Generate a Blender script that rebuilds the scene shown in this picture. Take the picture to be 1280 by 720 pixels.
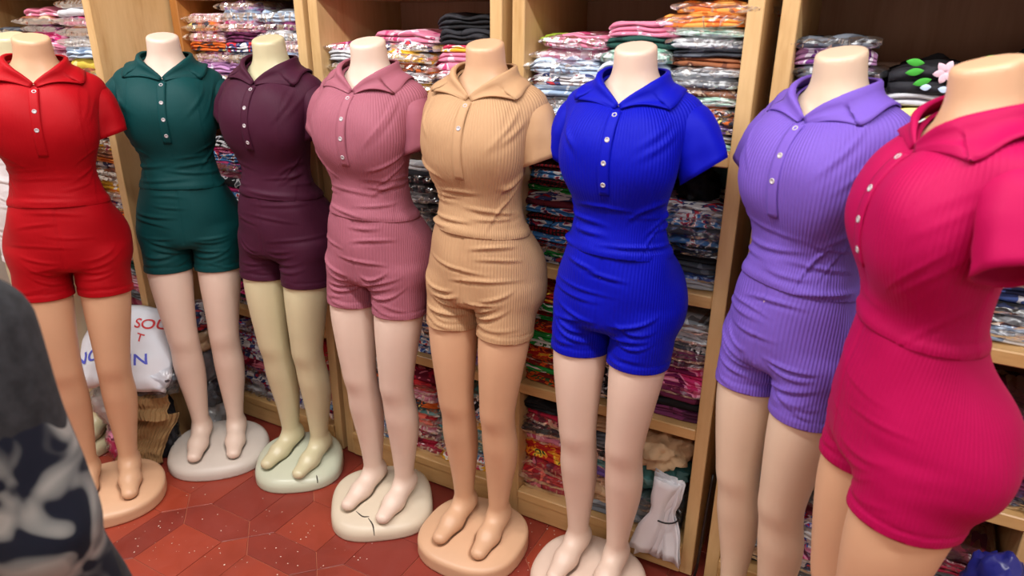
import bpy, bmesh, math, random
import numpy as np
from mathutils import Vector, Matrix
from math import sin, cos, pi, radians, atan, atan2

S = bpy.context.scene
COL = S.collection
for o in list(bpy.data.objects):
    bpy.data.objects.remove(o)

# ------------------------------------------------------------------ camera, world, exposure
FPX = 860.0                      # focal length in pixels of the 1280x720 frame
EYE = Vector((0, 0, 1.52))
PITCH, ROLL, YAW = radians(21.0), radians(-0.51), radians(28.3)
_fh = Vector((-sin(YAW), cos(YAW), 0)); _up = Vector((0, 0, 1)); _r = _fh.cross(_up)
CF = _fh * cos(PITCH) - _up * sin(PITCH)
_u = _fh * sin(PITCH) + _up * cos(PITCH)
CR = _r * cos(ROLL) - _u * sin(ROLL)
CU = _u * cos(ROLL) + _r * sin(ROLL)
cam = bpy.data.cameras.new('camera')
cam.sensor_width = 36.0
cam.lens = FPX / 1280 * 36.0
cam.clip_start = 0.05
cam.dof.use_dof = True
cam.dof.focus_distance = 1.95
cam.dof.aperture_fstop = 3.6
co = bpy.data.objects.new('camera', cam); COL.objects.link(co)
co.matrix_world = Matrix(((CR.x, CU.x, -CF.x, EYE.x), (CR.y, CU.y, -CF.y, EYE.y), (CR.z, CU.z, -CF.z, EYE.z), (0, 0, 0, 1)))
S.camera = co

world = bpy.data.worlds.new('world'); S.world = world
world.use_nodes = True
world.node_tree.nodes['Background'].inputs[0].default_value = (0.9, 0.95, 1.0, 1)
world.node_tree.nodes['Background'].inputs[1].default_value = 0.0      # closed room: no light but its lamps
S.view_settings.view_transform = 'Standard'
S.view_settings.look = 'None'
S.view_settings.gamma = 1.0
S.view_settings.use_curve_mapping = False
S.view_settings.exposure = -0.08
LAMP_POWER = 33.0

# ------------------------------------------------------------------ helpers
def lin(c):
    """0-255 sRGB -> linear rgba"""
    r = []
    for v in c[:3]:
        v = v / 255.0
        r.append(v / 12.92 if v <= 0.04045 else ((v + 0.055) / 1.055) ** 2.4)
    return (r[0], r[1], r[2], 1.0)

def obj(name, mesh, mat=None, parent=None, loc=None, rot=None):
    o = bpy.data.objects.new(name, mesh); COL.objects.link(o)
    if mat is not None and mesh is not None and len(mesh.materials) == 0:
        mesh.materials.append(mat)
    if parent is not None: o.parent = parent
    if loc is not None: o.location = loc
    if rot is not None: o.rotation_euler = rot
    return o

def setmat(o, mat):
    """material on the object, so that meshes can be shared"""
    if len(o.data.materials) == 0: o.data.materials.append(None)
    o.material_slots[0].link = 'OBJECT'
    o.material_slots[0].material = mat

def empty(name, loc=(0, 0, 0), rz=0.0):
    o = bpy.data.objects.new(name, None); COL.objects.link(o)
    o.empty_display_size = 0.05
    o.location = loc; o.rotation_euler = (0, 0, rz)
    return o

def tag(o, label, cat=None, group=None, kind=None):
    if label: o['label'] = label
    if cat: o['category'] = cat
    if group: o['group'] = group
    if kind: o['kind'] = kind
    return o

def mesh_from(name, verts, faces, smooth=True):
    m = bpy.data.meshes.new(name)
    m.from_pydata([tuple(map(float, v)) for v in verts], [], [tuple(map(int, f)) for f in faces])
    m.validate()
    if smooth:
        m.polygons.foreach_set('use_smooth', [True] * len(m.polygons))
    m.update()
    return m

def box_mesh(name, x0, x1, y0, y1, z0, z1, bev=0.0):
    bm = bmesh.new()
    bmesh.ops.create_cube(bm, size=1)
    for v in bm.verts:
        v.co = Vector((x0 + (v.co.x + .5) * (x1 - x0), y0 + (v.co.y + .5) * (y1 - y0), z0 + (v.co.z + .5) * (z1 - z0)))
    if bev > 0:
        bmesh.ops.bevel(bm, geom=bm.edges[:], offset=bev, segments=1, affect='EDGES', profile=0.5)
    m = bpy.data.meshes.new(name); bm.to_mesh(m); bm.free()
    return m

def tube_mesh(name, pts, rad, seg=8, closed=False):
    pts = [Vector(p) for p in pts]; n = len(pts); V = []; Fc = []
    ref = Vector((0.31, 0.17, 0.93)).normalized()
    for i, p in enumerate(pts):
        t = (pts[min(i + 1, n - 1)] - pts[max(i - 1, 0)]).normalized()
        a = t.cross(ref)
        if a.length < 1e-3: a = t.cross(Vector((1, 0, 0)))
        a.normalize(); b = t.cross(a)
        r = rad[i] if isinstance(rad, (list, tuple)) else rad
        for k in range(seg):
            q = 2 * pi * k / seg
            V.append(p + a * (cos(q) * r) + b * (sin(q) * r))
    for i in range(n - 1):
        for k in range(seg):
            k2 = (k + 1) % seg
            Fc.append((i * seg + k, i * seg + k2, (i + 1) * seg + k2, (i + 1) * seg + k))
    Fc.append(tuple(range(seg - 1, -1, -1))); Fc.append(tuple((n - 1) * seg + k for k in range(seg)))
    return mesh_from(name, V, Fc)

# pixel of the 1280x720 photograph -> point on a plane of the place
def pix_ray(x, y):
    return (CR * (x - 640) - CU * (y - 360) + CF * FPX).normalized()
def pix_z(x, y, z):
    d = pix_ray(x, y); return EYE + d * ((z - EYE.z) / d.z)
def pix_y(x, y, Y):
    d = pix_ray(x, y); return EYE + d * (Y / d.y)

# ------------------------------------------------------------------ materials
class NT:
    def __init__(self, name):
        self.m = bpy.data.materials.new(name); self.m.use_nodes = True
        self.t = self.m.node_tree; self.t.nodes.clear()
        self.out = self.n('ShaderNodeOutputMaterial')
    def n(self, kind, **kw):
        nd = self.t.nodes.new(kind)
        for k, v in kw.items(): setattr(nd, k, v)
        return nd
    def l(self, a, ao, b, bi): self.t.links.new(a.outputs[ao], b.inputs[bi])
    def bsdf(self, **kw):
        b = self.n('ShaderNodeBsdfPrincipled')
        for k, v in kw.items(): b.inputs[k.replace('_', ' ')].default_value = v
        self.l(b, 0, self.out, 0)
        return b
    def ramp(self, stops, interp='LINEAR'):
        r = self.n('ShaderNodeValToRGB'); cr = r.color_ramp; cr.interpolation = interp
        while len(cr.elements) < len(stops): cr.elements.new(0.5)
        for e, (p, c) in zip(cr.elements, stops):
            e.position = p; e.color = c
        return r

def mix_lin(a, b, t): return tuple(a[i] * (1 - t) + b[i] * t for i in range(3)) + (1.0,)
def scale_c(c, s): return (c[0] * s, c[1] * s, c[2] * s, 1.0)

def wood(name, c_light, c_dark, scale=(6, 6, 0.8), rough=0.45):
    k = NT(name); b = k.bsdf(Roughness=rough)
    tc = k.n('ShaderNodeTexCoord'); mp = k.n('ShaderNodeMapping'); mp.inputs['Scale'].default_value = scale
    oi = k.n('ShaderNodeObjectInfo')
    ad = k.n('ShaderNodeVectorMath', operation='ADD')
    k.l(tc, 'Object', mp, 'Vector'); k.l(mp, 0, ad, 0); k.l(oi, 'Random', ad, 1)
    n1 = k.n('ShaderNodeTexNoise'); n1.inputs['Scale'].default_value = 3.0; n1.inputs['Detail'].default_value = 5; n1.inputs['Distortion'].default_value = 0.6
    k.l(ad, 0, n1, 'Vector')
    n2 = k.n('ShaderNodeTexNoise'); n2.inputs['Scale'].default_value = 22; n2.inputs['Detail'].default_value = 3
    k.l(ad, 0, n2, 'Vector')
    mx = k.n('ShaderNodeMath', operation='MULTIPLY_ADD'); mx.inputs[1].default_value = 0.35
    k.l(n2, 0, mx, 0); k.l(n1, 0, mx, 2)
    r = k.ramp([(0.42, lin(c_dark)), (0.62, mix_lin(lin(c_dark), lin(c_light), .6)), (0.85, lin(c_light))])
    k.l(mx, 0, r, 0); k.l(r, 0, b, 'Base Color')
    bp = k.n('ShaderNodeBump'); bp.inputs['Strength'].default_value = 0.08; bp.inputs['Distance'].default_value = 0.002
    k.l(mx, 0, bp, 'Height'); k.l(bp, 0, b, 'Normal')
    return k.m

WOOD_PINE = wood('pine_varnished', (216, 180, 128), (188, 146, 92), (5, 5, 0.7), 0.38)
WOOD_PINE_H = wood('pine_varnished_shelf', (214, 174, 118), (184, 140, 84), (0.7, 5, 5), 0.38)
WOOD_BACK = wood('plywood_back', (190, 150, 126), (168, 128, 104), (6, 6, 0.5), 0.6)
WOOD_PLY = wood('plywood_panel', (198, 160, 102), (180, 142, 86), (7, 7, 0.4), 0.5)
WOOD_ORANGE = wood('pine_orange', (190, 126, 62), (160, 100, 44), (6, 6, 0.5), 0.45)

def plain(name, c, rough=0.6, **kw):
    k = NT(name); k.bsdf(Base_Color=lin(c), Roughness=rough, **kw); return k.m

def plaster(name, c):
    k = NT(name); b = k.bsdf(Roughness=0.85)
    n1 = k.n('ShaderNodeTexNoise'); n1.inputs['Scale'].default_value = 3; n1.inputs['Detail'].default_value = 6
    r = k.ramp([(0.3, scale_c(lin(c), .88)), (0.7, lin(c))]); k.l(n1, 0, r, 0); k.l(r, 0, b, 'Base Color')
    bp = k.n('ShaderNodeBump'); bp.inputs['Strength'].default_value = 0.1; k.l(n1, 0, bp, 'Height'); k.l(bp, 0, b, 'Normal')
    return k.m
WALL = plaster('wall_paint', (206, 200, 188))
CEIL = plaster('ceiling_paint', (235, 234, 230))

def skin_plastic(name, c, rough=0.42):
    k = NT(name); b = k.bsdf(Roughness=rough)
    tc = k.n('ShaderNodeTexCoord')
    n1 = k.n('ShaderNodeTexNoise'); n1.inputs['Scale'].default_value = 7; n1.inputs['Detail'].default_value = 4
    k.l(tc, 'Object', n1, 'Vector')
    r = k.ramp([(0.3, scale_c(lin(c), .93)), (0.65, lin(c))]); k.l(n1, 0, r, 0); k.l(r, 0, b, 'Base Color')
    b.inputs['Subsurface Weight'].default_value = 0.0
    return k.m

def romper_fabric(name, c, rib=0.0, rough=0.62, sheen=0.06, dye=.62):
    """stretch jersey; rib = depth of the knitted vertical rib (uv map 'rib')"""
    lc = scale_c(lin(c), dye)
    k = NT(name); b = k.bsdf(Roughness=rough)
    b.inputs['Sheen Weight'].default_value = sheen; b.inputs['Sheen Roughness'].default_value = 0.4
    b.inputs['Sheen Tint'].default_value = mix_lin(lc, (1, 1, 1, 1), .2)
    b.inputs['Specular IOR Level'].default_value = 0.16
    uv = k.n('ShaderNodeUVMap', uv_map='rib'); sp = k.n('ShaderNodeSeparateXYZ'); k.l(uv, 0, sp, 0)
    m1 = k.n('ShaderNodeMath', operation='MULTIPLY'); m1.inputs[1].default_value = 2 * pi; k.l(sp, 0, m1, 0)
    s1 = k.n('ShaderNodeMath', operation='SINE'); k.l(m1, 0, s1, 0)
    tc = k.n('ShaderNodeTexCoord')
    n1 = k.n('ShaderNodeTexNoise'); n1.inputs['Scale'].default_value = 9; n1.inputs['Detail'].default_value = 3; k.l(tc, 'Object', n1, 'Vector')
    nf = k.n('ShaderNodeTexNoise'); nf.inputs['Scale'].default_value = 700; k.l(tc, 'Object', nf, 'Vector')
    h1 = k.n('ShaderNodeMath', operation='MULTIPLY'); h1.inputs[1].default_value = rib * 0.0007; k.l(s1, 0, h1, 0)
    h2 = k.n('ShaderNodeMath', operation='MULTIPLY_ADD'); h2.inputs[1].default_value = 0.0035; k.l(n1, 0, h2, 0); k.l(h1, 0, h2, 2)
    h3 = k.n('ShaderNodeMath', operation='MULTIPLY_ADD'); h3.inputs[1].default_value = 0.0003; k.l(nf, 0, h3, 0); k.l(h2, 0, h3, 2)
    bp = k.n('ShaderNodeBump'); bp.inputs['Strength'].default_value = 1.0; bp.inputs['Distance'].default_value = 1.0
    k.l(h3, 0, bp, 'Height'); k.l(bp, 0, b, 'Normal')
    b.inputs['Base Color'].default_value = lc          # one dye; the ribs show by their relief alone
    return k.m

_fab = {}
def fabric(cols, style='print', scale=30.0, gloss=0.0):
    """cloth of a folded garment: first colour is the ground, the others its print"""
    key = (tuple(cols), style, scale, gloss)
    if key in _fab: return _fab[key]
    k = NT('cloth_%s' % style); b = k.bsdf(Roughness=0.75)
    b.inputs['Specular IOR Level'].default_value = 0.3
    if gloss:
        b.inputs['Coat Weight'].default_value = gloss; b.inputs['Coat Roughness'].default_value = 0.12
    tc = k.n('ShaderNodeTexCoord'); oi = k.n('ShaderNodeObjectInfo')
    mu = k.n('ShaderNodeMath', operation='MULTIPLY'); mu.inputs[1].default_value = 37.0; k.l(oi, 'Random', mu, 0)
    ad = k.n('ShaderNodeVectorMath', operation='ADD'); k.l(tc, 'Object', ad, 0); k.l(mu, 0, ad, 1)
    C = [lin(c) for c in cols]
    if style == 'plain':
        n1 = k.n('ShaderNodeTexNoise'); n1.inputs['Scale'].default_value = 14; k.l(ad, 0, n1, 'Vector')
        r = k.ramp([(0.3, scale_c(C[0], .75)), (0.7, C[0])]); k.l(n1, 0, r, 0)
        k.l(r, 0, b, 'Base Color')
    elif style == 'check':
        def wv(axis):
            w = k.n('ShaderNodeTexWave', wave_type='BANDS', bands_direction=axis); w.inputs['Scale'].default_value = scale
            w.inputs['Distortion'].default_value = 1.0; w.inputs['Detail Scale'].default_value = 2.0
            k.l(ad, 0, w, 'Vector'); return w
        a, c2 = wv('X'), wv('Y')
        mm = k.n('ShaderNodeMath', operation='MULTIPLY'); k.l(a, 1, mm, 0); k.l(c2, 1, mm, 1)
        st = [(0.0, C[0]), (0.28, C[1])]
        if len(C) > 2: st.append((0.6, C[2]))
        r = k.ramp(st, 'CONSTANT'); k.l(mm, 0, r, 0); k.l(r, 0, b, 'Base Color')
    elif style == 'stripe':
        w = k.n('ShaderNodeTexWave', wave_type='BANDS', bands_direction='X'); w.inputs['Scale'].default_value = scale
        w.inputs['Distortion'].default_value = 3.0; k.l(ad, 0, w, 'Vector')
        n = len(C); r = k.ramp([(i / n, c) for i, c in enumerate(C)], 'CONSTANT'); k.l(w, 1, r, 0); k.l(r, 0, b, 'Base Color')
    else:
        v = k.n('ShaderNodeTexNoise'); v.inputs['Scale'].default_value = scale * .62; v.inputs['Detail'].default_value = 1.5; v.inputs['Distortion'].default_value = 1.2
        k.l(ad, 0, v, 'Vector')
        n = len(C) - 1
        st = [(0.0, C[0])]
        lo, hi = 0.52, 0.72
        for i, c in enumerate(C[1:]): st.append((lo + (hi - lo) * i / max(n, 1), c))
        if n > 1: st.insert(1, (0.30, C[0])); st[0] = (0.0, C[-1])
        r = k.ramp(st, 'CONSTANT'); k.l(v, 0, r, 0); k.l(r, 0, b, 'Base Color')
    nf = k.n('ShaderNodeTexNoise'); nf.inputs['Scale'].default_value = 35; nf.inputs['Detail'].default_value = 3; k.l(ad, 0, nf, 'Vector')
    bp = k.n('ShaderNodeBump'); bp.inputs['Strength'].default_value = 0.6; bp.inputs['Distance'].default_value = 0.006
    k.l(nf, 0, bp, 'Height'); k.l(bp, 0, b, 'Normal')
    _fab[key] = k.m
    return k.m

def plastic_film():
    k = NT('clear_plastic_film')
    tr = k.n('ShaderNodeBsdfTransparent'); tr.inputs[0].default_value = (0.97, 0.975, 0.98, 1)
    gl = k.n('ShaderNodeBsdfGlossy'); gl.inputs['Color'].default_value = (1, 1, 1, 1); gl.inputs['Roughness'].default_value = 0.26
    fr = k.n('ShaderNodeFresnel'); fr.inputs[0].default_value = 1.55
    tc = k.n('ShaderNodeTexCoord'); oi = k.n('ShaderNodeObjectInfo')
    ad = k.n('ShaderNodeVectorMath', operation='ADD'); k.l(tc, 'Object', ad, 0); k.l(oi, 'Random', ad, 1)
    n1 = k.n('ShaderNodeTexNoise'); n1.inputs['Scale'].default_value = 17; n1.inputs['Detail'].default_value = 2; n1.inputs['Distortion'].default_value = 1.0
    k.l(ad, 0, n1, 'Vector')
    bp = k.n('ShaderNodeBump'); bp.inputs['Strength'].default_value = 0.8; bp.inputs['Distance'].default_value = 0.014
    k.l(n1, 0, bp, 'Height'); k.l(bp, 0, gl, 'Normal'); k.l(bp, 0, fr, 'Normal')
    mf = k.n('ShaderNodeMath', operation='MULTIPLY_ADD'); mf.inputs[1].default_value = 0.65; mf.inputs[2].default_value = 0.03
    k.l(fr, 0, mf, 0)
    mx = k.n('ShaderNodeMixShader'); k.l(mf, 0, mx, 0); k.l(tr, 0, mx, 1); k.l(gl, 0, mx, 2); k.l(mx, 0, k.out, 0)
    return k.m
FILM = plastic_film()

# ------------------------------------------------------------------ room
RX0, RX1, RY0, RY1, RZ = -3.6, 2.0, -2.6, 2.12, 2.65

def floor_mats():
    k = NT('red_cement_tile'); b = k.bsdf(Roughness=0.36)
    tc = k.n('ShaderNodeTexCoord'); gm = k.n('ShaderNodeNewGeometry'); oi = k.n('ShaderNodeObjectInfo')
    n1 = k.n('ShaderNodeTexNoise'); n1.inputs['Scale'].default_value = 5; n1.inputs['Detail'].default_value = 5; k.l(gm, 'Position', n1, 'Vector')
    r1 = k.ramp([(0.0, lin((124, 46, 38))), (0.5, lin((138, 54, 42))), (1.0, lin((160, 64, 43)))]); k.l(oi, 'Random', r1, 0)
    mx = k.n('ShaderNodeMix', data_type='RGBA', blend_type='MULTIPLY'); mx.inputs[0].default_value = .55
    r2 = k.ramp([(0.3, (0.6, 0.55, 0.55, 1)), (0.6, (1, 1, 1, 1))]); k.l(n1, 0, r2, 0)
    k.l(r1, 0, mx, 6); k.l(r2, 0, mx, 7); k.l(mx, 2, b, 'Base Color')
    n2 = k.n('ShaderNodeTexNoise'); n2.inputs['Scale'].default_value = 18; n2.inputs['Detail'].default_value = 6; k.l(gm, 'Position', n2, 'Vector')
    r3 = k.ramp([(0.3, (.28, .28, .28, 1)), (0.7, (.5, .5, .5, 1))]); k.l(n2, 0, r3, 0); k.l(r3, 0, b, 'Roughness')
    return k.m
TILE = floor_mats()
GROUT = plain('floor_grout', (168, 92, 68), 0.8)

fl = obj('floor', box_mesh('floor', RX0, RX1, RY0, RY1, -0.08, -0.0025), GROUT)
tag(fl, 'red cement tile floor', None, None, 'structure')
TS, TL = 0.178, 0.288
TX0, TY0 = -1.842, 1.1435         # a point where four hexagons meet
def poly_prism(name, pts, z0, z1):
    n = len(pts); g = 0.0016
    cx = sum(p[0] for p in pts) / n; cy = sum(p[1] for p in pts) / n
    def inset(p, d):
        v = Vector((p[0] - cx, p[1] - cy)); return (cx + v.x * (1 - d / v.length), cy + v.y * (1 - d / v.length))
    V = [(*inset(p, g), z0) for p in pts] + [(*inset(p, g), z1 - .0007) for p in pts] + [(*inset(p, g + .0012), z1) for p in pts]
    Fc = [tuple(range(2 * n, 3 * n))]
    for i in range(n):
        j = (i + 1) % n
        Fc += [(i, j, n + j, n + i), (n + i, n + j, 2 * n + j, 2 * n + i)]
    return mesh_from(name, V, Fc, False)
hs, hl = TS / 2, TL / 2
SQ = poly_prism('square_tile', [(-hs, -hs), (hs, -hs), (hs, hs), (-hs, hs)], -0.012, 0.0)
w = hl - hs
HXA = poly_prism('hexagon_tile', [(-hs, -w), (hs, -w), (hl, 0), (hs, w), (-hs, w), (-hl, 0)], -0.012, 0.0)
HXB = poly_prism('hexagon_tile', [(-w, -hs), (0, -hl), (w, -hs), (w, hs), (0, hl), (-w, hs)], -0.012, 0.0)
rng = random.Random(5)
def tile(m, nm, x, y):
    o = obj(nm, m, TILE, fl, (x, y, rng.uniform(-.0006, .0004)))
    o.rotation_euler = (rng.uniform(-.0015, .0015), rng.uniform(-.0015, .0015), 0)
ni0, ni1 = int((-2.75 - TX0) / TL) - 1, int((0.75 - TX0) / TL) + 1
nj0, nj1 = int((0.1 - TY0) / TL) - 1, int((1.66 - TY0) / TL) + 1
for i in range(ni0, ni1 + 1):
    for j in range(nj0, nj1 + 1):
        cx, cy = TX0 + (i + .5) * TL, TY0 + (j + .5) * TL
        tile(SQ, 'square_tile', cx, cy)
        tile(HXA, 'hexagon_tile', cx, cy + hl)
        tile(HXB, 'hexagon_tile', cx + hl, cy)

def struct(name, m, mat):
    o = obj(name, m, mat); o['kind'] = 'structure'; return o
struct('wall_back', box_mesh('wall_back', RX0 - .1, RX1 + .1, RY1, RY1 + .1, -0.08, RZ), WALL)
struct('wall_front', box_mesh('wall_front', RX0 - .1, RX1 + .1, RY0 - .1, RY0, -0.08, RZ), WALL)
struct('wall_left', box_mesh('wall_left', RX0 - .1, RX0, RY0, RY1, -0.08, RZ), WALL)
struct('wall_right', box_mesh('wall_right', RX1, RX1 + .1, RY0, RY1, -0.08, RZ), WALL)
struct('ceiling', box_mesh('ceiling', RX0 - .1, RX1 + .1, RY0 - .1, RY1 + .1, RZ, RZ + .1), CEIL)

LAMP_WHITE = plain('lamp_housing_white', (235, 235, 235), 0.4)
def tube_emission():
    k = NT('fluorescent_tube'); e = k.n('ShaderNodeEmission'); e.inputs[0].default_value = (0.93, 0.97, 1, 1); e.inputs[1].default_value = 6.0
    k.l(e, 0, k.out, 0); return k.m
TUBE = tube_emission()
def ceiling_lamp(x, y, rz, label, power=LAMP_POWER):
    t = empty('ceiling_lamp_offscreen', (x, y, RZ), rz)
    tag(t, label, 'lamp')
    obj('housing', box_mesh('lamp_housing', -.62, .62, -.07, .07, -.05, 0, .008), LAMP_WHITE, t)
    for s in (-.035, .035):
        obj('fluorescent_tube_offscreen', tube_mesh('fluorescent_tube', [(-.58, s, -.066), (0, s, -.066), (.58, s, -.066)], .013, 10), TUBE, t)
    ld = bpy.data.lights.new('ceiling_lamp_light_offscreen', 'AREA'); ld.shape = 'RECTANGLE'; ld.size = 1.16; ld.size_y = .12
    ld.energy = power; ld.color = (1.0, 0.985, 0.96)
    lo = bpy.data.objects.new('ceiling_lamp_light_offscreen', ld); COL.objects.link(lo); lo.parent = t; lo.location = (0, 0, -.085)
ceiling_lamp(-2.2, 0.56, 0, 'twin fluorescent ceiling lamp over the red and teal mannequins')
ceiling_lamp(-0.75, 0.56, 0, 'twin fluorescent ceiling lamp over the blue mannequin')
ceiling_lamp(0.7, 0.50, 0, 'twin fluorescent ceiling lamp over the pink mannequin')
ceiling_lamp(-2.3, -1.0, 0, 'twin fluorescent ceiling lamp at the rear left of the shop', 17)
ceiling_lamp(-0.75, -1.0, 0, 'twin fluorescent ceiling lamp at the rear middle of the shop', 17)
ceiling_lamp(0.8, -1.0, 0, 'twin fluorescent ceiling lamp at the rear right of the shop', 17)

# ------------------------------------------------------------------ shelving
FY = 1.655          # front of the shelving
SHELF_Z = [0.10, 0.493, 0.883, 1.242, 1.62, 1.98]       # top surfaces
SHELF_T = 0.034
def shelf_unit(x0, x1, fy, label, left_mat=WOOD_PINE, ztop=2.32, depth=.42, inner=None):
    t = empty('shelf_unit', ((x0 + x1) / 2, fy, 0)); tag(t, label, 'shelf', 'pine shelf units along the wall')
    w2 = (x1 - x0) / 2; pt = .036
    obj('side_panel', box_mesh('side_panel', -w2, -w2 + pt, 0, depth, .004, ztop, .002), left_mat, t)
    obj('side_panel', box_mesh('side_panel', w2 - pt, w2, 0, depth, .004, ztop, .002), WOOD_PINE, t)
    obj('back_panel', box_mesh('back_panel', -w2 + pt, w2 - pt, depth - .012, depth, .05, ztop), WOOD_BACK, t)
    obj('base_board', box_mesh('base_board', -w2 + pt, w2 - pt, -.004, .022, .004, SHELF_Z[0] - .002, .003), WOOD_PINE_H, t)
    for z in SHELF_Z:
        obj('shelf', box_mesh('shelf', -w2 + pt, w2 - pt, -.002 if z > .2 else -.008, depth - .012, z - (SHELF_T if z > .2 else .03), z, .003), WOOD_PINE_H, t)
    obj('top_panel', box_mesh('top_panel', -w2 + pt, w2 - pt, 0, depth - .012, ztop - .03, ztop, .003), WOOD_PINE_H, t)
    return t
UNITS = {'A': (-2.214, -1.612), 'B': (-1.592, -0.928), 'C': (-0.898, -0.283), 'D': (-0.248, 0.462), 'L': (-2.95, -2.226)}
shelf_unit(*UNITS['A'], FY, 'pine shelf unit behind the teal and maroon mannequins', WOOD_ORANGE)
shelf_unit(*UNITS['B'], FY, 'pine shelf unit behind the mauve and beige mannequins')
shelf_unit(*UNITS['C'], FY, 'pine shelf unit behind the blue mannequin')
shelf_unit(*UNITS['D'], FY, 'pine shelf unit behind the purple and pink mannequins')
LFY = 1.385
shelf_unit(*UNITS['L'], LFY, 'deeper pine shelf unit standing forward behind the red mannequin', depth=.6)

# ------------------------------------------------------------------ implicit surfaces
def crom(z, zs, vs):
    """smooth (Catmull-Rom) interpolation of a table"""
    zs = np.asarray(zs, float); vs = np.asarray(vs, float)
    z = np.clip(z, zs[0], zs[-1])
    i = np.clip(np.searchsorted(zs, z, side='right') - 1, 0, len(zs) - 2)
    m = np.gradient(vs, zs)
    h = zs[i + 1] - zs[i]; t = (z - zs[i]) / h
    return (2 * t**3 - 3 * t**2 + 1) * vs[i] + (t**3 - 2 * t**2 + t) * h * m[i] + (-2 * t**3 + 3 * t**2) * vs[i + 1] + (t**3 - t**2) * h * m[i + 1]
def smin(a, b, k):
    h = np.clip(0.5 + 0.5 * (b - a) / k, 0, 1); return b * (1 - h) + a * h - k * h * (1 - h)
def smax(a, b, k): return -smin(-a, -b, k)
def capsule(x, y, z, p, q, r0, r1):
    p = np.array(p); q = np.array(q); d = q - p
    t = np.clip(((x - p[0]) * d[0] + (y - p[1]) * d[1] + (z - p[2]) * d[2]) / (d @ d), 0, 1)
    return np.sqrt((x - p[0] - t * d[0])**2 + (y - p[1] - t * d[1])**2 + (z - p[2] - t * d[2])**2) - (r0 + (r1 - r0) * t)
def ellipsoid(x, y, z, c, r):
    k = np.sqrt(((x - c[0]) / r[0])**2 + ((y - c[1]) / r[1])**2 + ((z - c[2]) / r[2])**2)
    return (k - 1) * min(r)

def grid_eval(fn, lo, hi, h):
    ax = [np.arange(lo[i], hi[i] + h, h) for i in range(3)]
    X, Y, Z = np.meshgrid(*ax, indexing='ij')
    return fn(X, Y, Z)

def surface_nets(fn, lo, hi, h, newton=2):
    Fv = grid_eval(fn, lo, hi, h)
    nx, ny, nz = Fv.shape
    s = Fv < 0
    cs = np.zeros((nx - 1, ny - 1, nz - 1), np.int32)
    corners = [(i, j, k) for i in (0, 1) for j in (0, 1) for k in (0, 1)]
    def sub(A, c): return A[c[0]:nx - 1 + c[0], c[1]:ny - 1 + c[1], c[2]:nz - 1 + c[2]]
    for c in corners: cs += sub(s, c)
    act = (cs > 0) & (cs < 8)
    idx = -np.ones(act.shape, np.int64); ai = np.argwhere(act); idx[act] = np.arange(len(ai))
    acc = np.zeros((len(ai), 3)); cnt = np.zeros(len(ai))
    for a in range(8):
        for b in range(a + 1, 8):
            ca, cb = corners[a], corners[b]
            if sum(abs(ca[i] - cb[i]) for i in range(3)) != 1: continue
            fa = sub(Fv, ca)[act]; fb = sub(Fv, cb)[act]
            cr = (fa < 0) != (fb < 0)
            t = np.where(cr, fa / np.where(cr, fa - fb, 1), 0)
            p = np.array(ca)[None] + t[:, None] * (np.array(cb) - np.array(ca))[None]
            acc[cr] += p[cr]; cnt += cr
    V = (ai + acc / cnt[:, None]) * h + np.array(lo)
    quads = []
    for d in range(3):
        e, f_ = (d + 1) % 3, (d + 2) % 3
        sl0 = [slice(None)] * 3; sl1 = [slice(None)] * 3
        sl0[d] = slice(0, -1); sl1[d] = slice(1, None)
        A, B = s[tuple(sl0)], s[tuple(sl1)]
        for flip in (False, True):
            m = (A & ~B) if not flip else (~A & B)
            P = np.argwhere(m)
            ok = (P[:, e] > 0) & (P[:, f_] > 0) & (P[:, e] < Fv.shape[e] - 1) & (P[:, f_] < Fv.shape[f_] - 1)
            P = P[ok]
            if not len(P): continue
            def cell(de, df):
                Q = P.copy(); Q[:, e] += de; Q[:, f_] += df; return idx[Q[:, 0], Q[:, 1], Q[:, 2]]
            q = np.stack([cell(-1, -1), cell(0, -1), cell(0, 0), cell(-1, 0)], 1)
            if flip: q = q[:, ::-1]
            quads.append(q)
    Q = np.concatenate(quads)
    Q = Q[(Q >= 0).all(1)]
    for _ in range(newton):
        V = to_level(fn, V, 0.0)
    return V, Q

def grad(fn, P, e=0.0015):
    x, y, z = P[:, 0], P[:, 1], P[:, 2]
    g = np.stack([fn(x + e, y, z) - fn(x - e, y, z), fn(x, y + e, z) - fn(x, y - e, z), fn(x, y, z + e) - fn(x, y, z - e)], 1) / (2 * e)
    return g
def to_level(fn, P, lev):
    g = grad(fn, P); n2 = np.maximum((g * g).sum(1), .05)
    st = (fn(P[:, 0], P[:, 1], P[:, 2]) - lev) / n2
    st = np.clip(st, -.01, .01)
    return P - g * st[:, None]

# ------------------------------------------------------------------ the mannequin (faces -y, its left is +x)
TZ = [.70, .76, .80, .84, .88, .92, .96, 1.00, 1.06, 1.12, 1.18, 1.24, 1.29, 1.33, 1.36, 1.39]
TA = [.128, .139, .145, .148, .148, .144, .136, .126, .109, .099, .101, .109, .117, .121, .114, .085]
TF = [-.07, -.082, -.088, -.093, -.097, -.100, -.101, -.099, -.092, -.087, -.089, -.092, -.084, -.068, -.05, -.03]
TB = [.085, .105, .115, .122, .125, .121, .110, .094, .075, .066, .068, .077, .085, .084, .076, .06]
LZ = [.06, .11, .16, .24, .32, .38, .45, .50, .54, .62, .72, .80, .88]
LC = [.060, .060, .061, .063, .066, .067, .066, .067, .069, .073, .077, .078, .074]
LA = [.027, .028, .030, .038, .047, .050, .048, .049, .051, .058, .067, .070, .074]
LB = [.032, .033, .035, .043, .052, .055, .052, .054, .057, .066, .078, .085, .086]
LY = [.040, .040, .038, .036, .030, .020, .006, -.006, -.008, -.008, -.003, .006, .010]

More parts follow.
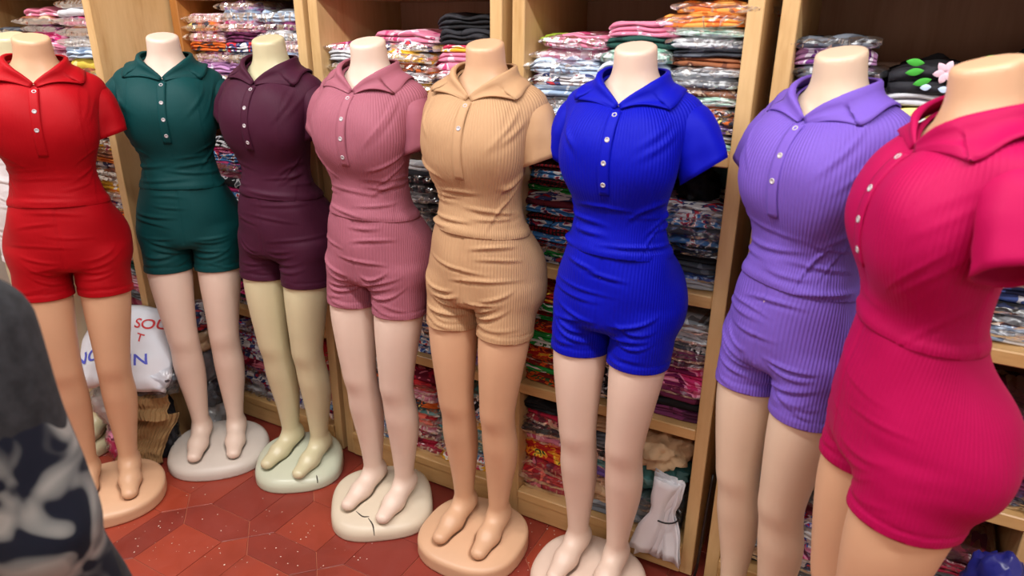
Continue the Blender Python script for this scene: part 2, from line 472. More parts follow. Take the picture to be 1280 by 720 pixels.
def f_torso(x, y, z, kb=.02):
    a = crom(z, TZ, TA); yf = crom(z, TZ, TF); yb = crom(z, TZ, TB)
    c = (yf + yb) / 2; b = (yb - yf) / 2
    e = np.sqrt((x / a)**2 + ((y - c) / b)**2)
    F = (e - 1) * np.minimum(a, b)
    F = smax(F, .838 - z, .04); F = smax(F, z - 1.375, .03)
    ax = np.abs(x)
    F = smin(F, capsule(ax, y, z, (.02, .014, 1.368), (.110, .012, 1.340), .046, .038), .045)
    F = smin(F, ellipsoid(ax, y, z, (.058, -.068, 1.256), (.062, .050, .080)), .06)
    F = smin(F, ellipsoid(ax, y, z, (.062, .070, .895), (.080, .068, .105)), .06)
    nk = capsule(x, y, z, (0, .014, 1.33), (0, -.010, 1.50), .053, .0435)
    F = smin(F, nk, .035)
    F = smax(F, (z - 1.478) * .966 - (y + .010) * .26, .008)
    return F
def f_legs(x, y, z):
    ax = np.abs(x)
    cx = crom(z, LZ, LC); a = crom(z, LZ, LA); b = crom(z, LZ, LB); cy = crom(z, LZ, LY)
    e = np.sqrt(((ax - cx) / a)**2 + ((y - cy) / b)**2)
    F = (e - 1) * np.minimum(a, b)
    F = smax(F, z - .90, .03); F = smax(F, .10 - z, .02)
    ft = capsule(ax, y, z, (.060, .060, .108), (.064, -.028, .083), .030, .031)
    ft = smin(ft, capsule(ax, y, z * 1.25 - .018, (.064, -.028, .083), (.066, -.092, .070), .032, .024), .02)
    return smin(F, ft, .03)
def f_body(x, y, z):
    return smin(f_torso(x, y, z), f_legs(x, y, z), .016)
def f_cloth(x, y, z):
    """tighter than skin nowhere: cloth bridges the hollow between the breasts and the seat"""
    F = smin(f_torso(x, y, z), f_legs(x, y, z), .016)
    F = smin(F, ellipsoid(x, y, z, (0, -.064, 1.252), (.08, .050, .07)), .04)
    F = smin(F, ellipsoid(x, y, z, (0, .08, .90), (.055, .060, .06)), .04)
    return F

OFF = 0.0055
V, Q = surface_nets(f_body, (-.19, -.19, .03), (.19, .21, 1.50), .0056)
BODY_MESH = mesh_from('mannequin_body', V, Q)
GV, GQ = surface_nets(lambda x, y, z: f_cloth(x, y, z) - OFF, (-.195, -.175, .715), (.195, .215, 1.45), .0041)

VB = Vector((0, -.072, 1.360))        # bottom of the open neckline
def neck_plane(sx):
    p1 = Vector((sx * .070, .012, 1.418)); p2 = Vector((sx * .001, .085, 1.408))
    n = (p1 - VB).cross(p2 - VB).normalized()
    if n.z < 0: n = -n
    return VB, n
HEM = (Vector((0, 0, .748)), Vector((0, .10, 1)).normalized())
SEAM = (Vector((0, 0, 1.032)), Vector((0, .06, 1)).normalized())

def garment_part(which, SEAM=SEAM, HEM=HEM):
    bm = bmesh.new()
    vs = [bm.verts.new(v) for v in GV]
    for q in GQ: bm.faces.new([vs[i] for i in q])
    def cut(pl, clear_in=False, clear_out=False):
        g = bm.verts[:] + bm.edges[:] + bm.faces[:]
        bmesh.ops.bisect_plane(bm, geom=g, plane_co=pl[0], plane_no=pl[1], dist=1e-5, clear_inner=clear_in, clear_outer=clear_out)
    if which == 'shorts':
        cut(HEM, clear_in=True); cut((SEAM[0] + Vector((0, 0, .012)), SEAM[1]), clear_out=True)
    else:
        cut((SEAM[0] - Vector((0, 0, .004)), SEAM[1]), clear_in=True)
        pls = [neck_plane(1), neck_plane(-1)]
        for p in pls: cut(p)
        dead = [f for f in bm.faces if all((f.calc_center_median() - p[0]).dot(p[1]) > 0 for p in pls)]
        bmesh.ops.delete(bm, geom=dead, context='FACES')
    bm.normal_update()
    be = [e for e in bm.edges if e.is_boundary]
    nrm = {}
    r = bmesh.ops.extrude_edge_only(bm, edges=be)
    P = np.array([v.co[:] for v in bm.verts])
    new = [v for v in r['geom'] if isinstance(v, bmesh.types.BMVert)]
    NP = np.array([v.co[:] for v in new]); G = grad(f_cloth, NP); G /= np.maximum(np.linalg.norm(G, axis=1), 1e-6)[:, None]
    for v, g in zip(new, G): v.co -= Vector(g) * (OFF - .0008)
    bmesh.ops.recalc_face_normals(bm, faces=bm.faces[:])
    m = bpy.data.meshes.new(which); bm.to_mesh(m); bm.free()
    m.polygons.foreach_set('use_smooth', [True] * len(m.polygons))
    # rib coordinate
    n = len(m.vertices); co_ = np.zeros(n * 3); m.vertices.foreach_get('co', co_); co_ = co_.reshape(-1, 3)
    if which == 'shorts':
        sg = np.sign(co_[:, 0]); ang = np.arctan2(np.abs(co_[:, 0]) - .072, -(co_[:, 1] - .015)); cnt = 84
        ang = ang * 1.0
    else:
        ang = np.arctan2(co_[:, 0], -(co_[:, 1] - .01)); cnt = 128
    uvl = m.uv_layers.new(name='rib')
    nl = len(m.loops); li = np.zeros(nl, np.int32); m.loops.foreach_get('vertex_index', li)
    ls = np.zeros(len(m.polygons), np.int32); lt = np.zeros(len(m.polygons), np.int32)
    m.polygons.foreach_get('loop_start', ls); m.polygons.foreach_get('loop_total', lt)
    la = ang[li].copy()
    pid = np.repeat(np.arange(len(ls)), lt)
    mx = np.full(len(ls), -9.0); np.maximum.at(mx, pid, la)
    la = np.where(mx[pid] - la > pi, la + 2 * pi, la)
    uv = np.zeros((nl, 2)); uv[:, 0] = la / (2 * pi) * cnt; uv[:, 1] = co_[li, 2]
    uvl.data.foreach_set('uv', uv.ravel())
    m.update()
    return m
BODICE0 = garment_part('bodice'); SHORTS0 = garment_part('shorts')
RAISED = ((Vector((0, 0, 1.082)), SEAM[1]), (Vector((0, 0, .772)), HEM[1]))      # a shorter-waisted romper
BODICE1 = garment_part('bodice', *RAISED); SHORTS1 = garment_part('shorts', *RAISED)

def folds_for(rng, amount):
    """list of soft creases: (part, angle, half width, height, slope, bend, amplitude, width)"""
    L = []
    def add(part, a, w, z, sl, bend, amp, wd): L.append((part, a, w, z, sl, bend, amp * amount, wd))
    for i in range(7):      # gathered cloth above the waist seam
        add('b', rng.uniform(-1.6, 1.6), rng.uniform(.5, 1.2), 1.046 + i * .017 + rng.uniform(-.006, .006), rng.uniform(-.012, .012), rng.uniform(-.01, .01), rng.uniform(.003, .0058) * (1 - i * .08), rng.uniform(.0038, .0055))
    for sgn in (-1, 1):
        for i in range(3):  # drag lines from the bust to the side of the waist
            add('b', sgn * rng.uniform(.75, 1.2), rng.uniform(.35, .55), rng.uniform(1.10, 1.21), sgn * rng.uniform(.02, .07), rng.uniform(-.03, .01), rng.uniform(.003, .0048), rng.uniform(.005, .008))
        for i in range(2):  # from the armhole to the bust
            add('b', sgn * rng.uniform(.7, 1.1), .4, rng.uniform(1.285, 1.325), sgn * rng.uniform(.03, .08), 0, .0022, .008)
    for i in range(4):
        add('s', rng.uniform(-.9, .9), rng.uniform(.5, 1.1), .018 + .995 - i * .030 + rng.uniform(-.008, .008), rng.uniform(-.012, .012), rng.uniform(-.012, .006), rng.uniform(.0026, .0045), rng.uniform(.0038, .005))
    for sgn in (-1, 1):     # folds spreading from the crotch over the thighs
        for i in range(4):
            add('s', sgn * rng.uniform(.45, .75), rng.uniform(.4, .6), .875 - i * .021 + rng.uniform(-.006, .006), sgn * rng.uniform(-.01, .03), rng.uniform(.0, .03), rng.uniform(.0036, .0058), rng.uniform(.004, .0055))
        for i in range(2):
            add('s', sgn * rng.uniform(.2, 1.0), rng.uniform(.3, .5), rng.uniform(.772, .80), sgn * rng.uniform(-.03, .03), 0, .002, .005)
    return L

def dressed(mesh0, part, folds, seed, zs0=1.032, zh0=.748):
    m = mesh0.copy(); n = len(m.vertices)
    P = np.zeros(n * 3); m.vertices.foreach_get('co', P); P = P.reshape(-1, 3)
    G = grad(f_cloth, P); G /= np.maximum(np.linalg.norm(G, axis=1), 1e-6)[:, None]
    lev = f_cloth(P[:, 0], P[:, 1], P[:, 2])
    ang = np.arctan2(P[:, 0], -(P[:, 1] - .01)); z = P[:, 2]
    d = np.zeros(n)
    for (pt, a, w, z0, sl, bend, amp, wd) in folds:
        if pt != part: continue
        q = ang - a; win = np.clip(1 - (q / w)**2, 0, 1)**2
        u = z - (z0 + sl * q / w + bend * (q / w)**2)
        d += amp * win * (np.exp(-(u / wd)**2) - .55 * np.exp(-((u + 1.7 * wd) / (1.3 * wd))**2))
    r = np.random.RandomState(seed); ph = r.rand(6) * 6
    d += .0008 * (np.sin(z * 55 + ang * 3 + ph[0]) + np.sin(z * 38 - ang * 4 + ph[1]) + np.sin(ang * 7 + z * 20 + ph[2])) 
    if part == 'b':
        zs = z - (zs0 - P[:, 1] * .06)
        d += .0035 * np.exp(-((zs - .006) / .012)**2)          # blouson roll over the waist seam
        d += np.where(np.abs(P[:, 0]) < .1, .001, 0)
    else:
        zh = z - (zh0 - P[:, 1] * .10)
        d += np.where(zh < .018, .0012, 0) - .0014 * np.exp(-((zh - .020) / .003)**2)
        d -= .0022 * np.exp(-(P[:, 0] / .004)**2) * (z > .86)     # centre seam
    keep = lev > OFF * .5                                    # rims stay on the body
    P = P + G * (d * keep)[:, None]
    m.vertices.foreach_set('co', P.ravel()); m.update()
    return m

def resample(pts, n):
    P = np.array(pts, float); t = np.linspace(0, len(P) - 1, n)
    return np.stack([crom(t, np.arange(len(P)), P[:, i]) for i in range(3)], 1)

def collar_mesh(seed):
    """shirt collar: stand along the open neckline, leaf folded out to a point on each side"""
    r = np.random.RandomState(seed)
    V = []; Fc = []; ns, nt = 34, 9
    for sx in (1, -1):
        wob = r.rand(4) * 6; spread = r.uniform(-.008, .010)
        inner = resample([(.0, -.076, 1.364), (.023, -.062, 1.382), (.045, -.038, 1.402), (.059, -.002, 1.420), (.052, .034, 1.428), (.026, .058, 1.430), (0, .066, 1.430)], ns)
        outer = resample([(.026, -.09, 1.355), (.066, -.075, 1.358), (.108 + spread, -.052, 1.362 + spread * .5), (.112, -.012, 1.378), (.096, .040, 1.376), (.055, .088, 1.366), (0, .098, 1.362)], ns)
        # straight front edge of the leaf from the V to the point
        k = int(ns * .30)
        for i in range(k):
            t = i / (k - 1); t2 = t
            outer[i] = np.array((.008, -.082, 1.354)) * (1 - t2) + np.array((.110 + spread, -.052, 1.360 + spread * .4)) * t2
        base = len(V)
        for i in range(ns):
            s = i / (ns - 1)
            for j in range(nt):
                t = j / (nt - 1)
                p = inner[i] * (1 - t) + outer[i] * t
                p = p + np.array((0, 0, 1)) * (.014 * sin(pi * min(t * 1.6, 1)) * min(1, s * 4))
                V.append(p)
        A = np.array(V[base:])
        T = np.tile(np.linspace(0, 1, nt), ns); Sg = np.repeat(np.linspace(0, 1, ns), nt)
        lev = .0125 - .003 * T + .007 * np.sin(np.minimum(T * 2.2, 1) * pi) * np.minimum(1, Sg * 5) + .0016 * np.sin(Sg * 17 + wob[0]) * T + .003 * (T > .8) * np.sin(Sg * 9 + wob[1])
        fc = lambda x, y, z: f_torso(x, y, z)
        for _ in range(6):
            cur = fc(A[:, 0], A[:, 1], A[:, 2])
            g = grad(fc, A); n2 = np.maximum((g * g).sum(1), .2)
            st = np.clip((cur - lev) / n2, -.008, .008)
            free = (T < .35) & (Sg > .25)
            st = np.where(free & (cur > lev), 0, st)        # the stand may lift off the neck
            A = A - g * st[:, None]
        A[:, 0] = np.maximum(A[:, 0], 0)
        A[:, 0] *= sx
        V[base:] = list(A)
        for i in range(ns - 1):
            for j in range(nt - 1):
                q = (base + i * nt + j, base + (i + 1) * nt + j, base + (i + 1) * nt + j + 1, base + i * nt + j + 1)
                Fc.append(q if sx > 0 else q[::-1])
    m = mesh_from('collar', V, Fc)
    uvl = m.uv_layers.new(name='rib')
    for l in m.loops:
        p = m.vertices[l.vertex_index].co
        uvl.data[l.index].uv = (.08, p.z)
    bm = bmesh.new(); bm.from_mesh(m)
    bmesh.ops.remove_doubles(bm, verts=bm.verts[:], dist=.0006)
    bmesh.ops.recalc_face_normals(bm, faces=bm.faces[:])
    bm.to_mesh(m); bm.free()
    m.polygons.foreach_set('use_smooth', [True] * len(m.polygons))
    return m

def sleeve_mesh(sx, seed):
    r = np.random.RandomState(seed); ph = r.rand(5) * 6
    path = resample([(.092, .012, 1.333), (.130, .010, 1.318), (.156, .007, 1.282), (.176, .004, 1.234)], 15)
    r1 = crom(np.linspace(0, 3, 15), [0, 1, 2, 3], [.050, .0540, .056, .057]); r2 = crom(np.linspace(0, 3, 15), [0, 1, 2, 3], [.052, .057, .058, .055])
    dirs = crom(np.linspace(0, 3, 15), [0, 1, 2, 3], [radians(-8), radians(-28), radians(-46), radians(-52)])
    seg = 44; V = []; Fc = []
    def ring(i, shrink):
        a = dirs[i]; t = i / 14
        u = np.array((-sin(a), 0, cos(a))); v = np.array((0, 1.0, 0))
        for k in range(seg):
            q = 2 * pi * k / seg
            w = 1 + t * (.055 * sin(3 * q + ph[0] + t * 2) + .038 * sin(5 * q + ph[1] - 3 * t) + .022 * sin(8 * q + ph[3] + 5 * t)) + .022 * sin(t * 13 + 2 * q + ph[2]) * t + .014 * sin(t * 22 - 3 * q + ph[4]) * t
            sharp = 1 - .10 * t * abs(sin(q)) 
            p = path[i] + u * (cos(q) * (r1[i] - shrink) * w) + v * (sin(q) * (r2[i] - shrink) * w * sharp)
            V.append((p[0] * sx, p[1], p[2]))
    for i in range(15): ring(i, 0)
    for i in range(14, 3, -1): ring(i, .0028)
    nr = 15 + 11
    for i in range(nr - 1):
        for k in range(seg):
            k2 = (k + 1) % seg
            q = (i * seg + k, i * seg + k2, (i + 1) * seg + k2, (i + 1) * seg + k)
            Fc.append(q if sx < 0 else q[::-1])
    m = mesh_from('sleeve', V, Fc)
    uvl = m.uv_layers.new(name='rib')
    for p in m.polygons:
        for li in p.loop_indices:
            vi = m.loops[li].vertex_index; k = vi % seg
            if k == 0 and any(m.loops[x].vertex_index % seg > seg / 2 for x in p.loop_indices): k = seg
            uvl.data[li].uv = (.08, (vi // seg) / 20)
    return m

def front_y(x, z, lev):
    """y of the cloth front at (x, z)"""
    lo, hi = -.25, -.02
    for _ in range(40):
        md = (lo + hi) / 2
        if float(f_cloth(np.array([x]), np.array([md]), np.array([z]))[0]) > lev: lo = md
        else: hi = md
    return lo

def placket_mesh(z0, z1):
    V = []; Fc = []; n, hw = 22, .0115
    for i in range(n):
        z = z1 + (z0 - z1) * i / (n - 1)
        for x, lv in ((-hw, OFF + .0008), (-hw, OFF + .0036), (-hw * .5, OFF + .0042), (hw * .5, OFF + .0042), (hw, OFF + .0036), (hw, OFF + .0008)):
            V.append((x, front_y(x, z, lv), z))
    for i in range(n - 1):
        for k in range(5): Fc.append((i * 6 + k, (i + 1) * 6 + k, (i + 1) * 6 + k + 1, i * 6 + k + 1))
    Fc.append(tuple(range(6))); Fc.append(tuple((n - 1) * 6 + k for k in range(5, -1, -1)))
    m = mesh_from('placket', V, Fc)
    uvl = m.uv_layers.new(name='rib')
    for l in m.loops: uvl.data[l.index].uv = (0.25, 0)
    bm = bmesh.new(); bm.from_mesh(m); bmesh.ops.recalc_face_normals(bm, faces=bm.faces[:]); bm.to_mesh(m); bm.free()
    return m
PLACKET = placket_mesh(1.178, 1.352)

def button_mesh():
    """round four-hole shirt button with a raised rim, axis along -y"""
    prof = [(.0001, -.0011), (.0030, -.0011), (.0036, -.0021), (.0048, -.0024), (.0056, -.0018), (.0058, -.0006), (.0054, .0004)]
    seg = 18; V = []; Fc = []
    for r, y in prof:
        for k in range(seg):
            q = 2 * pi * k / seg; V.append((cos(q) * r, y, sin(q) * r))
    for i in range(len(prof) - 1):
        for k in range(seg):
            k2 = (k + 1) % seg
            Fc.append((i * seg + k, (i + 1) * seg + k, (i + 1) * seg + k2, i * seg + k2))
    Fc.append(tuple(range(seg))[::-1])
    m = mesh_from('button', V, Fc)
    return m
BUTTON = button_mesh()
HOLES = None
def holes_mesh():
    V = []; Fc = []
    for (hx, hz) in ((.0012, .0012), (-.0012, .0012), (.0012, -.0012), (-.0012, -.0012)):
        b = len(V)
        for k in range(6): V.append((hx + cos(k * pi / 3) * .0006, -.0013, hz + sin(k * pi / 3) * .0006))
        Fc.append(tuple(b + k for k in range(6)))
    return mesh_from('thread', V, Fc, False)
HOLES = holes_mesh()
PEARL = plain('pearl_button', (176, 170, 174), 0.25)
THREAD = plain('button_thread', (110, 100, 105), 0.8)

def base_mesh(hx, hy, ex, front, rear, cy=-.005, twist=0.0, edge=.022):
    """moulded plastic foot plate, thicker under the heels, with a recess around each foot"""
    ct, st_ = cos(twist), sin(twist)
    def fb(x, y, z):
        xx = x * ct + (y - cy) * st_; yy = -x * st_ + (y - cy) * ct
        e = (np.abs(xx / hx)**ex + np.abs(yy / hy)**ex)**(1 / ex)
        side = (e - 1) * min(hx, hy)
        t = np.clip((yy + hy) / (2 * hy), 0, 1)
        top = front + (rear - front) * t**1.5 - .022 * np.clip(e, 0, 1)**3
        F = smax(side, (z - top), edge)
        F = smax(F, .0008 - z, .004)
        F = smax(F, -(f_legs(x, y, z) - .0075), .003)
        return F
    V, Q = surface_nets(fb, (-hx - .03, cy - hy - .03, -.008), (hx + .03, cy + hy + .03, .13), .0052, newton=1)
    return mesh_from('base_plate', V, Q)

SLV = {}
def mannequin(loc, deg, label, skin, cloth_mat, base, seed, amount, nbut, bodylean=(0, 1.4), scale=1.0, buttons_top=1.345, base_skin=None, raised=False, droop=(2, 2)):
    t = empty('mannequin', (loc[0], loc[1], 0), radians(deg)); t.scale = (scale,) * 3
    tag(t, label, 'mannequin', 'mannequins in the row')
    rot = (radians(bodylean[0]), radians(bodylean[1]), 0)
    bd = obj('body', BODY_MESH, None, t, rot=rot); setmat(bd, skin)
    obj('base_plate', base_mesh(*base), base_skin or skin, t)
    rg = random.Random(seed); fo = folds_for(rg, amount)
    bo = obj('bodice', dressed(BODICE1, 'b', fo, seed, 1.082) if raised else dressed(BODICE0, 'b', fo, seed), cloth_mat, t, rot=rot)
    obj('shorts', dressed(SHORTS1, 's', fo, seed + 1, 1.082, .772) if raised else dressed(SHORTS0, 's', fo, seed + 1), cloth_mat, t, rot=rot)
    cl = obj('collar', collar_mesh(seed), cloth_mat, bo)
    sm = cl.modifiers.new('thickness', 'SOLIDIFY'); sm.thickness = .0034; sm.offset = 0
    for sx, dg in ((1, droop[0]), (-1, droop[1])):          # empty sleeves, hanging more or less close to the body
        pv = Vector((sx * .10, .01, 1.338)); an = radians(dg) * sx
        sl = obj('sleeve', sleeve_mesh(sx, seed + (0 if sx > 0 else 7)), cloth_mat, bo, rot=(0, an, 0))
        sl.location = pv - Matrix.Rotation(an, 3, 'Y') @ pv
    pl = obj('placket', PLACKET, None, bo); setmat(pl, cloth_mat)
    for i in range(nbut):
        z = buttons_top - i * .0475
        y = front_y(0, z, OFF + .0040)
        y2 = front_y(0, z + .004, OFF + .004); y3 = front_y(0, z - .004, OFF + .004)
        ti = math.atan2(y2 - y3, .008)
        b = obj('button', BUTTON, PEARL, bo, (rg.uniform(-.0015, .0015), y, z), (-ti, 0, 0))
        b['label'] = 'small pearly shirt button'
    return t

SK_PINK = skin_plastic('mannequin_pale_pink', (222, 199, 183))
SK_PINK2 = skin_plastic('mannequin_rose_beige', (216, 191, 174))
SK_TAN = skin_plastic('mannequin_tan', (208, 166, 132))
SK_GREEN = skin_plastic('mannequin_ivory_green', (204, 196, 160), .32)
SK_CREAM = skin_plastic('mannequin_cream', (214, 190, 166))
BS_GREY = skin_plastic('base_grey_white', (200, 190, 180))
BS_GREEN = skin_plastic('base_green_white', (194, 198, 176), .3)
BS_CREAM = skin_plastic('base_cream', (208, 194, 172))

mannequin((-2.105, 1.055), 52, 'headless mannequin in a bright red collared romper on a tan round base', SK_TAN,
          romper_fabric('red_jersey', (196, 2, 22), .04), (.168, .158, 2.3, .064, .076, -.005, 0, .012), 11, .45, 3, (0, 2.6), droop=(18, 2))
mannequin((-1.985, 1.400), 41, 'headless mannequin in a dark teal collared romper on a grey-white base', SK_PINK,
          romper_fabric('teal_jersey', (8, 76, 78), .04), (.176, .152, 2.3, .060, .092, .0), 22, 1.1, 4, droop=(12, 6), base_skin=BS_GREY)
mannequin((-1.665, 1.485), 8, 'headless ivory mannequin in a dark maroon collared romper on a greenish base', SK_GREEN,
          romper_fabric('maroon_jersey', (80, 30, 56), .04), (.152, .138, 2.5, .060, .100, .0, .5), 33, .7, 4, (0, 2.8), droop=(10, 8), base_skin=BS_GREEN)
mannequin((-1.262, 1.450), 4, 'headless mannequin in a dusty mauve ribbed romper on a cracked cream base', SK_PINK,
          romper_fabric('mauve_rib', (176, 104, 122), .6, dye=.74), (.165, .148, 2.8, .060, .100, .0, .6), 44, 1.35, 4, (0, 2.4), droop=(14, 8), base_skin=BS_CREAM)
mannequin((-0.915, 1.465), 2, 'headless tan mannequin in a beige ribbed romper on a tan rounded base', SK_TAN,
          romper_fabric('beige_rib', (206, 164, 124), .6, dye=.74), (.165, .155, 2.5, .068, .082, -.005, 0, .012), 55, 1.45, 2, (0, 2.0), droop=(14, 26))
mannequin((-0.540, 1.488), -2, 'headless mannequin in a royal blue ribbed romper on a pale base', SK_PINK2,
          romper_fabric('royal_blue_rib', (0, 14, 205), .6), (.165, .145, 2.4, .060, .080), 66, 1.35, 4, droop=(0, 10))
mannequin((-0.130, 1.480), -33, 'headless mannequin in a lavender purple ribbed romper on a pale base', SK_CREAM,
          romper_fabric('lavender_rib', (130, 98, 208), .6, dye=.74), (.150, .14, 2.5, .060, .080), 77, 1.35, 3, droop=(16, 6))
mannequin((0.094, 1.212), -68, 'headless mannequin in a hot pink ribbed romper facing along the shelves', SK_TAN,
          romper_fabric('hot_pink_rib', (205, 3, 92), .3), (.140, .13, 2.5, .060, .080), 88, .35, 4, raised=True)
mannequin((-2.505, 1.205), 20, 'headless ivory mannequin in a white romper behind the red one', SK_GREEN,
          romper_fabric('white_jersey', (225, 222, 225), .1, dye=1), (.125, .125, 2.5, .060, .080), 99, .5, 3, (0, 3.6), droop=(24, 10))

# ------------------------------------------------------------------ folded clothes
from mathutils import noise as mnoise
def folded_mesh(seed, lobes=2, w=.2, d=.28, h=.03):
    """a folded garment: layers rolled over at the front edge, sagging at its ends"""
    r = random.Random(seed)
    prof = [(d, 0.03), (d * .6, 0.0), (.016, 0.0)]
    for i in range(lobes):
        a, b = i / lobes, (i + 1) / lobes
        o = r.uniform(0, .010)
        prof += [(.002 + o, a + (b - a) * .14), (-.002 + o, a + (b - a) * .5), (.003 + o, a + (b - a) * .86)]
        if i < lobes - 1: prof.append((.016 + o, b))
    prof += [(.018, 1.0), (d * .35, 1.02), (d * .7, 1.0), (d, .9)]
    nx = 13; n = len(prof); V = []; Fc = []
    sag = r.uniform(.1, .3); ph = [r.uniform(0, 6) for _ in range(5)]
    for i in range(nx):
        t = i / (nx - 1) * 2 - 1; e = abs(t)
        x = t * w / 2; k = 1 - .32 * e**6
        for (y, z) in prof:
            zz = z * h * k
            yy = y + (.016 * e**8 if y < d * .3 else -.01 * e**8)
            p = Vector((x * 20 + ph[0], yy * 16, z * 2 + ph[1]))
            zz += (mnoise.noise(p) * .0058 + .003 * sin(x * 55 + ph[2] + z * 2)) * (0.25 + .75 * z)
            yy += mnoise.noise(p * 1.7 + Vector((5, 5, 5))) * .006
            zz -= sag * .010 * e**3 * (.3 + z)
            V.append((x + mnoise.noise(p * .9) * .004 * e, yy, max(zz, -.006)))
    for i in range(nx - 1):
        for k in range(n):
            k2 = (k + 1) % n
            Fc.append((i * n + k, (i + 1) * n + k, (i + 1) * n + k2, i * n + k2))
    Fc.append(tuple(range(n))); Fc.append(tuple((nx - 1) * n + k for k in range(n - 1, -1, -1)))
    return mesh_from('folded_garment', V, Fc)
def film_mesh(seed, w=.212, d=.285, h=.034):
    r = random.Random(seed); nx, n = 16, 16; V = []; Fc = []
    ph = Vector((r.uniform(0, 90), r.uniform(0, 90), 0))
    prof = []
    for k in range(n):
        q = 2 * pi * k / n
        cy, sz = cos(q), sin(q)
        prof.append((d / 2 - .006 - d / 2 * math.copysign(abs(cy)**.35, cy), h / 2 - .003 + h / 2 * math.copysign(abs(sz)**.5, sz)))
    for i in range(nx):
        t = i / (nx - 1) * 2 - 1; e = abs(t); k_ = 1 - .55 * e**5
        for (y, z) in prof:
            p = Vector((t * 5, y * 36, z * 30)) + ph
            nn = mnoise.noise(p); n2 = mnoise.noise(p * 2.3)
            V.append((t * w / 2 * (1 + .03 * n2), y + .006 * nn + (.004 * n2), h / 2 + (z - h / 2) * k_ + .0045 * nn * (z > .004) + .003 * n2 * (z > .004)))
    for i in range(nx - 1):
        for k in range(n):
            k2 = (k + 1) % n
            Fc.append((i * n + k, i * n + k2, (i + 1) * n + k2, (i + 1) * n + k))
    Fc.append(tuple(range(n - 1, -1, -1))); Fc.append(tuple((nx - 1) * n + k for k in range(n)))
    return mesh_from('plastic_bag', V, Fc, False)
FOLD2 = [folded_mesh(100 + i, 2) for i in range(7)]
FOLD3 = [folded_mesh(200 + i, 3) for i in range(5)]
FOLD1 = [folded_mesh(300 + i, 1) for i in range(5)]
BAGS = [film_mesh(400 + i) for i in range(6)]

# colour phrase -> (cloth, colours ...)
PAL = {
 'lilac': ([(190, 140, 190), (235, 225, 240), (120, 60, 140)], 'print', 26),
 'plum': ([(120, 50, 95), (80, 30, 60)], 'print', 16),
 'pink': ([(222, 130, 160), (240, 200, 215), (200, 70, 120)], 'print', 18),
 'hot pink': ([(215, 50, 120), (245, 150, 190), (120, 20, 80)], 'print', 22),
 'pale pink striped': ([(236, 190, 200), (225, 120, 150), (250, 240, 240)], 'stripe', 14),
 'white printed': ([(232, 230, 232), (60, 70, 120), (200, 50, 60)], 'print', 34),
 'white': ([(228, 228, 230), (200, 202, 208)], 'print', 12),
 'light blue': ([(186, 204, 224), (150, 172, 200), (235, 240, 245)], 'print', 20),
 'pale grey': ([(188, 192, 196), (215, 218, 222), (140, 146, 152)], 'print', 18),
 'grey': ([(120, 124, 130), (150, 155, 160)], 'print', 16),
 'dark grey': ([(62, 66, 74), (96, 102, 112)], 'print', 18),
 'black': ([(22, 22, 26), (42, 42, 48)], 'print', 16),
 'black printed': ([(26, 26, 30), (225, 225, 230), (90, 90, 100)], 'print', 34),
 'mint': ([(176, 214, 196), (210, 232, 220), (120, 170, 150)], 'print', 18),
 'orange': ([(226, 120, 40), (245, 170, 80)], 'print', 20),
 'orange printed': ([(222, 110, 40), (60, 60, 70), (240, 220, 120)], 'print', 30),
 'yellow printed': ([(232, 178, 46), (240, 232, 220), (200, 60, 90)], 'print', 26),
 'yellow': ([(225, 200, 80), (240, 225, 150)], 'print', 16),
 'brown': ([(150, 92, 60), (110, 62, 44), (210, 180, 150)], 'print', 24),
 'beige': ([(212, 178, 140), (190, 152, 116)], 'print', 14),
 'red': ([(196, 40, 44), (150, 20, 34), (230, 110, 90)], 'print', 20),
 'crimson': ([(170, 24, 56), (110, 14, 44), (220, 120, 140)], 'print', 24),
 'red checked': ([(28, 18, 24), (176, 26, 36), (120, 16, 28)], 'check', 26),
 'maroon': ([(104, 30, 46), (70, 18, 32)], 'print', 18),
 'green printed': ([(40, 160, 70), (230, 235, 230), (30, 110, 60)], 'print', 30),
 'dark green': ([(30, 74, 66), (20, 50, 46)], 'print', 14),
 'teal': ([(80, 140, 140), (120, 170, 170)], 'print', 14),
 'blue': ([(40, 90, 180), (150, 190, 230), (20, 50, 120)], 'print', 24),
 'blue printed': ([(70, 140, 205), (235, 238, 240), (190, 60, 80), (30, 40, 80)], 'print', 38),
 'navy': ([(30, 38, 74), (60, 80, 140), (200, 205, 215)], 'print', 24),
 'purple': ([(110, 80, 150), (150, 120, 190)], 'print', 18),
 'flame printed': ([(190, 40, 30), (235, 150, 40), (240, 210, 70), (40, 60, 40)], 'print', 42),
 'dark flame printed': ([(120, 26, 24), (215, 90, 30), (60, 90, 50)], 'print', 42),
 'black and white printed': ([(30, 30, 34), (220, 220, 224)], 'print', 48),
 'floral': ([(225, 215, 222), (60, 90, 190), (200, 40, 60), (60, 60, 70)], 'print', 44),
 'pink-blue printed': ([(215, 70, 130), (50, 110, 200), (24, 24, 34)], 'print', 34),
}
def pal(n):
    c, st, sc = PAL[n]; return fabric(tuple(c), st, float(sc))

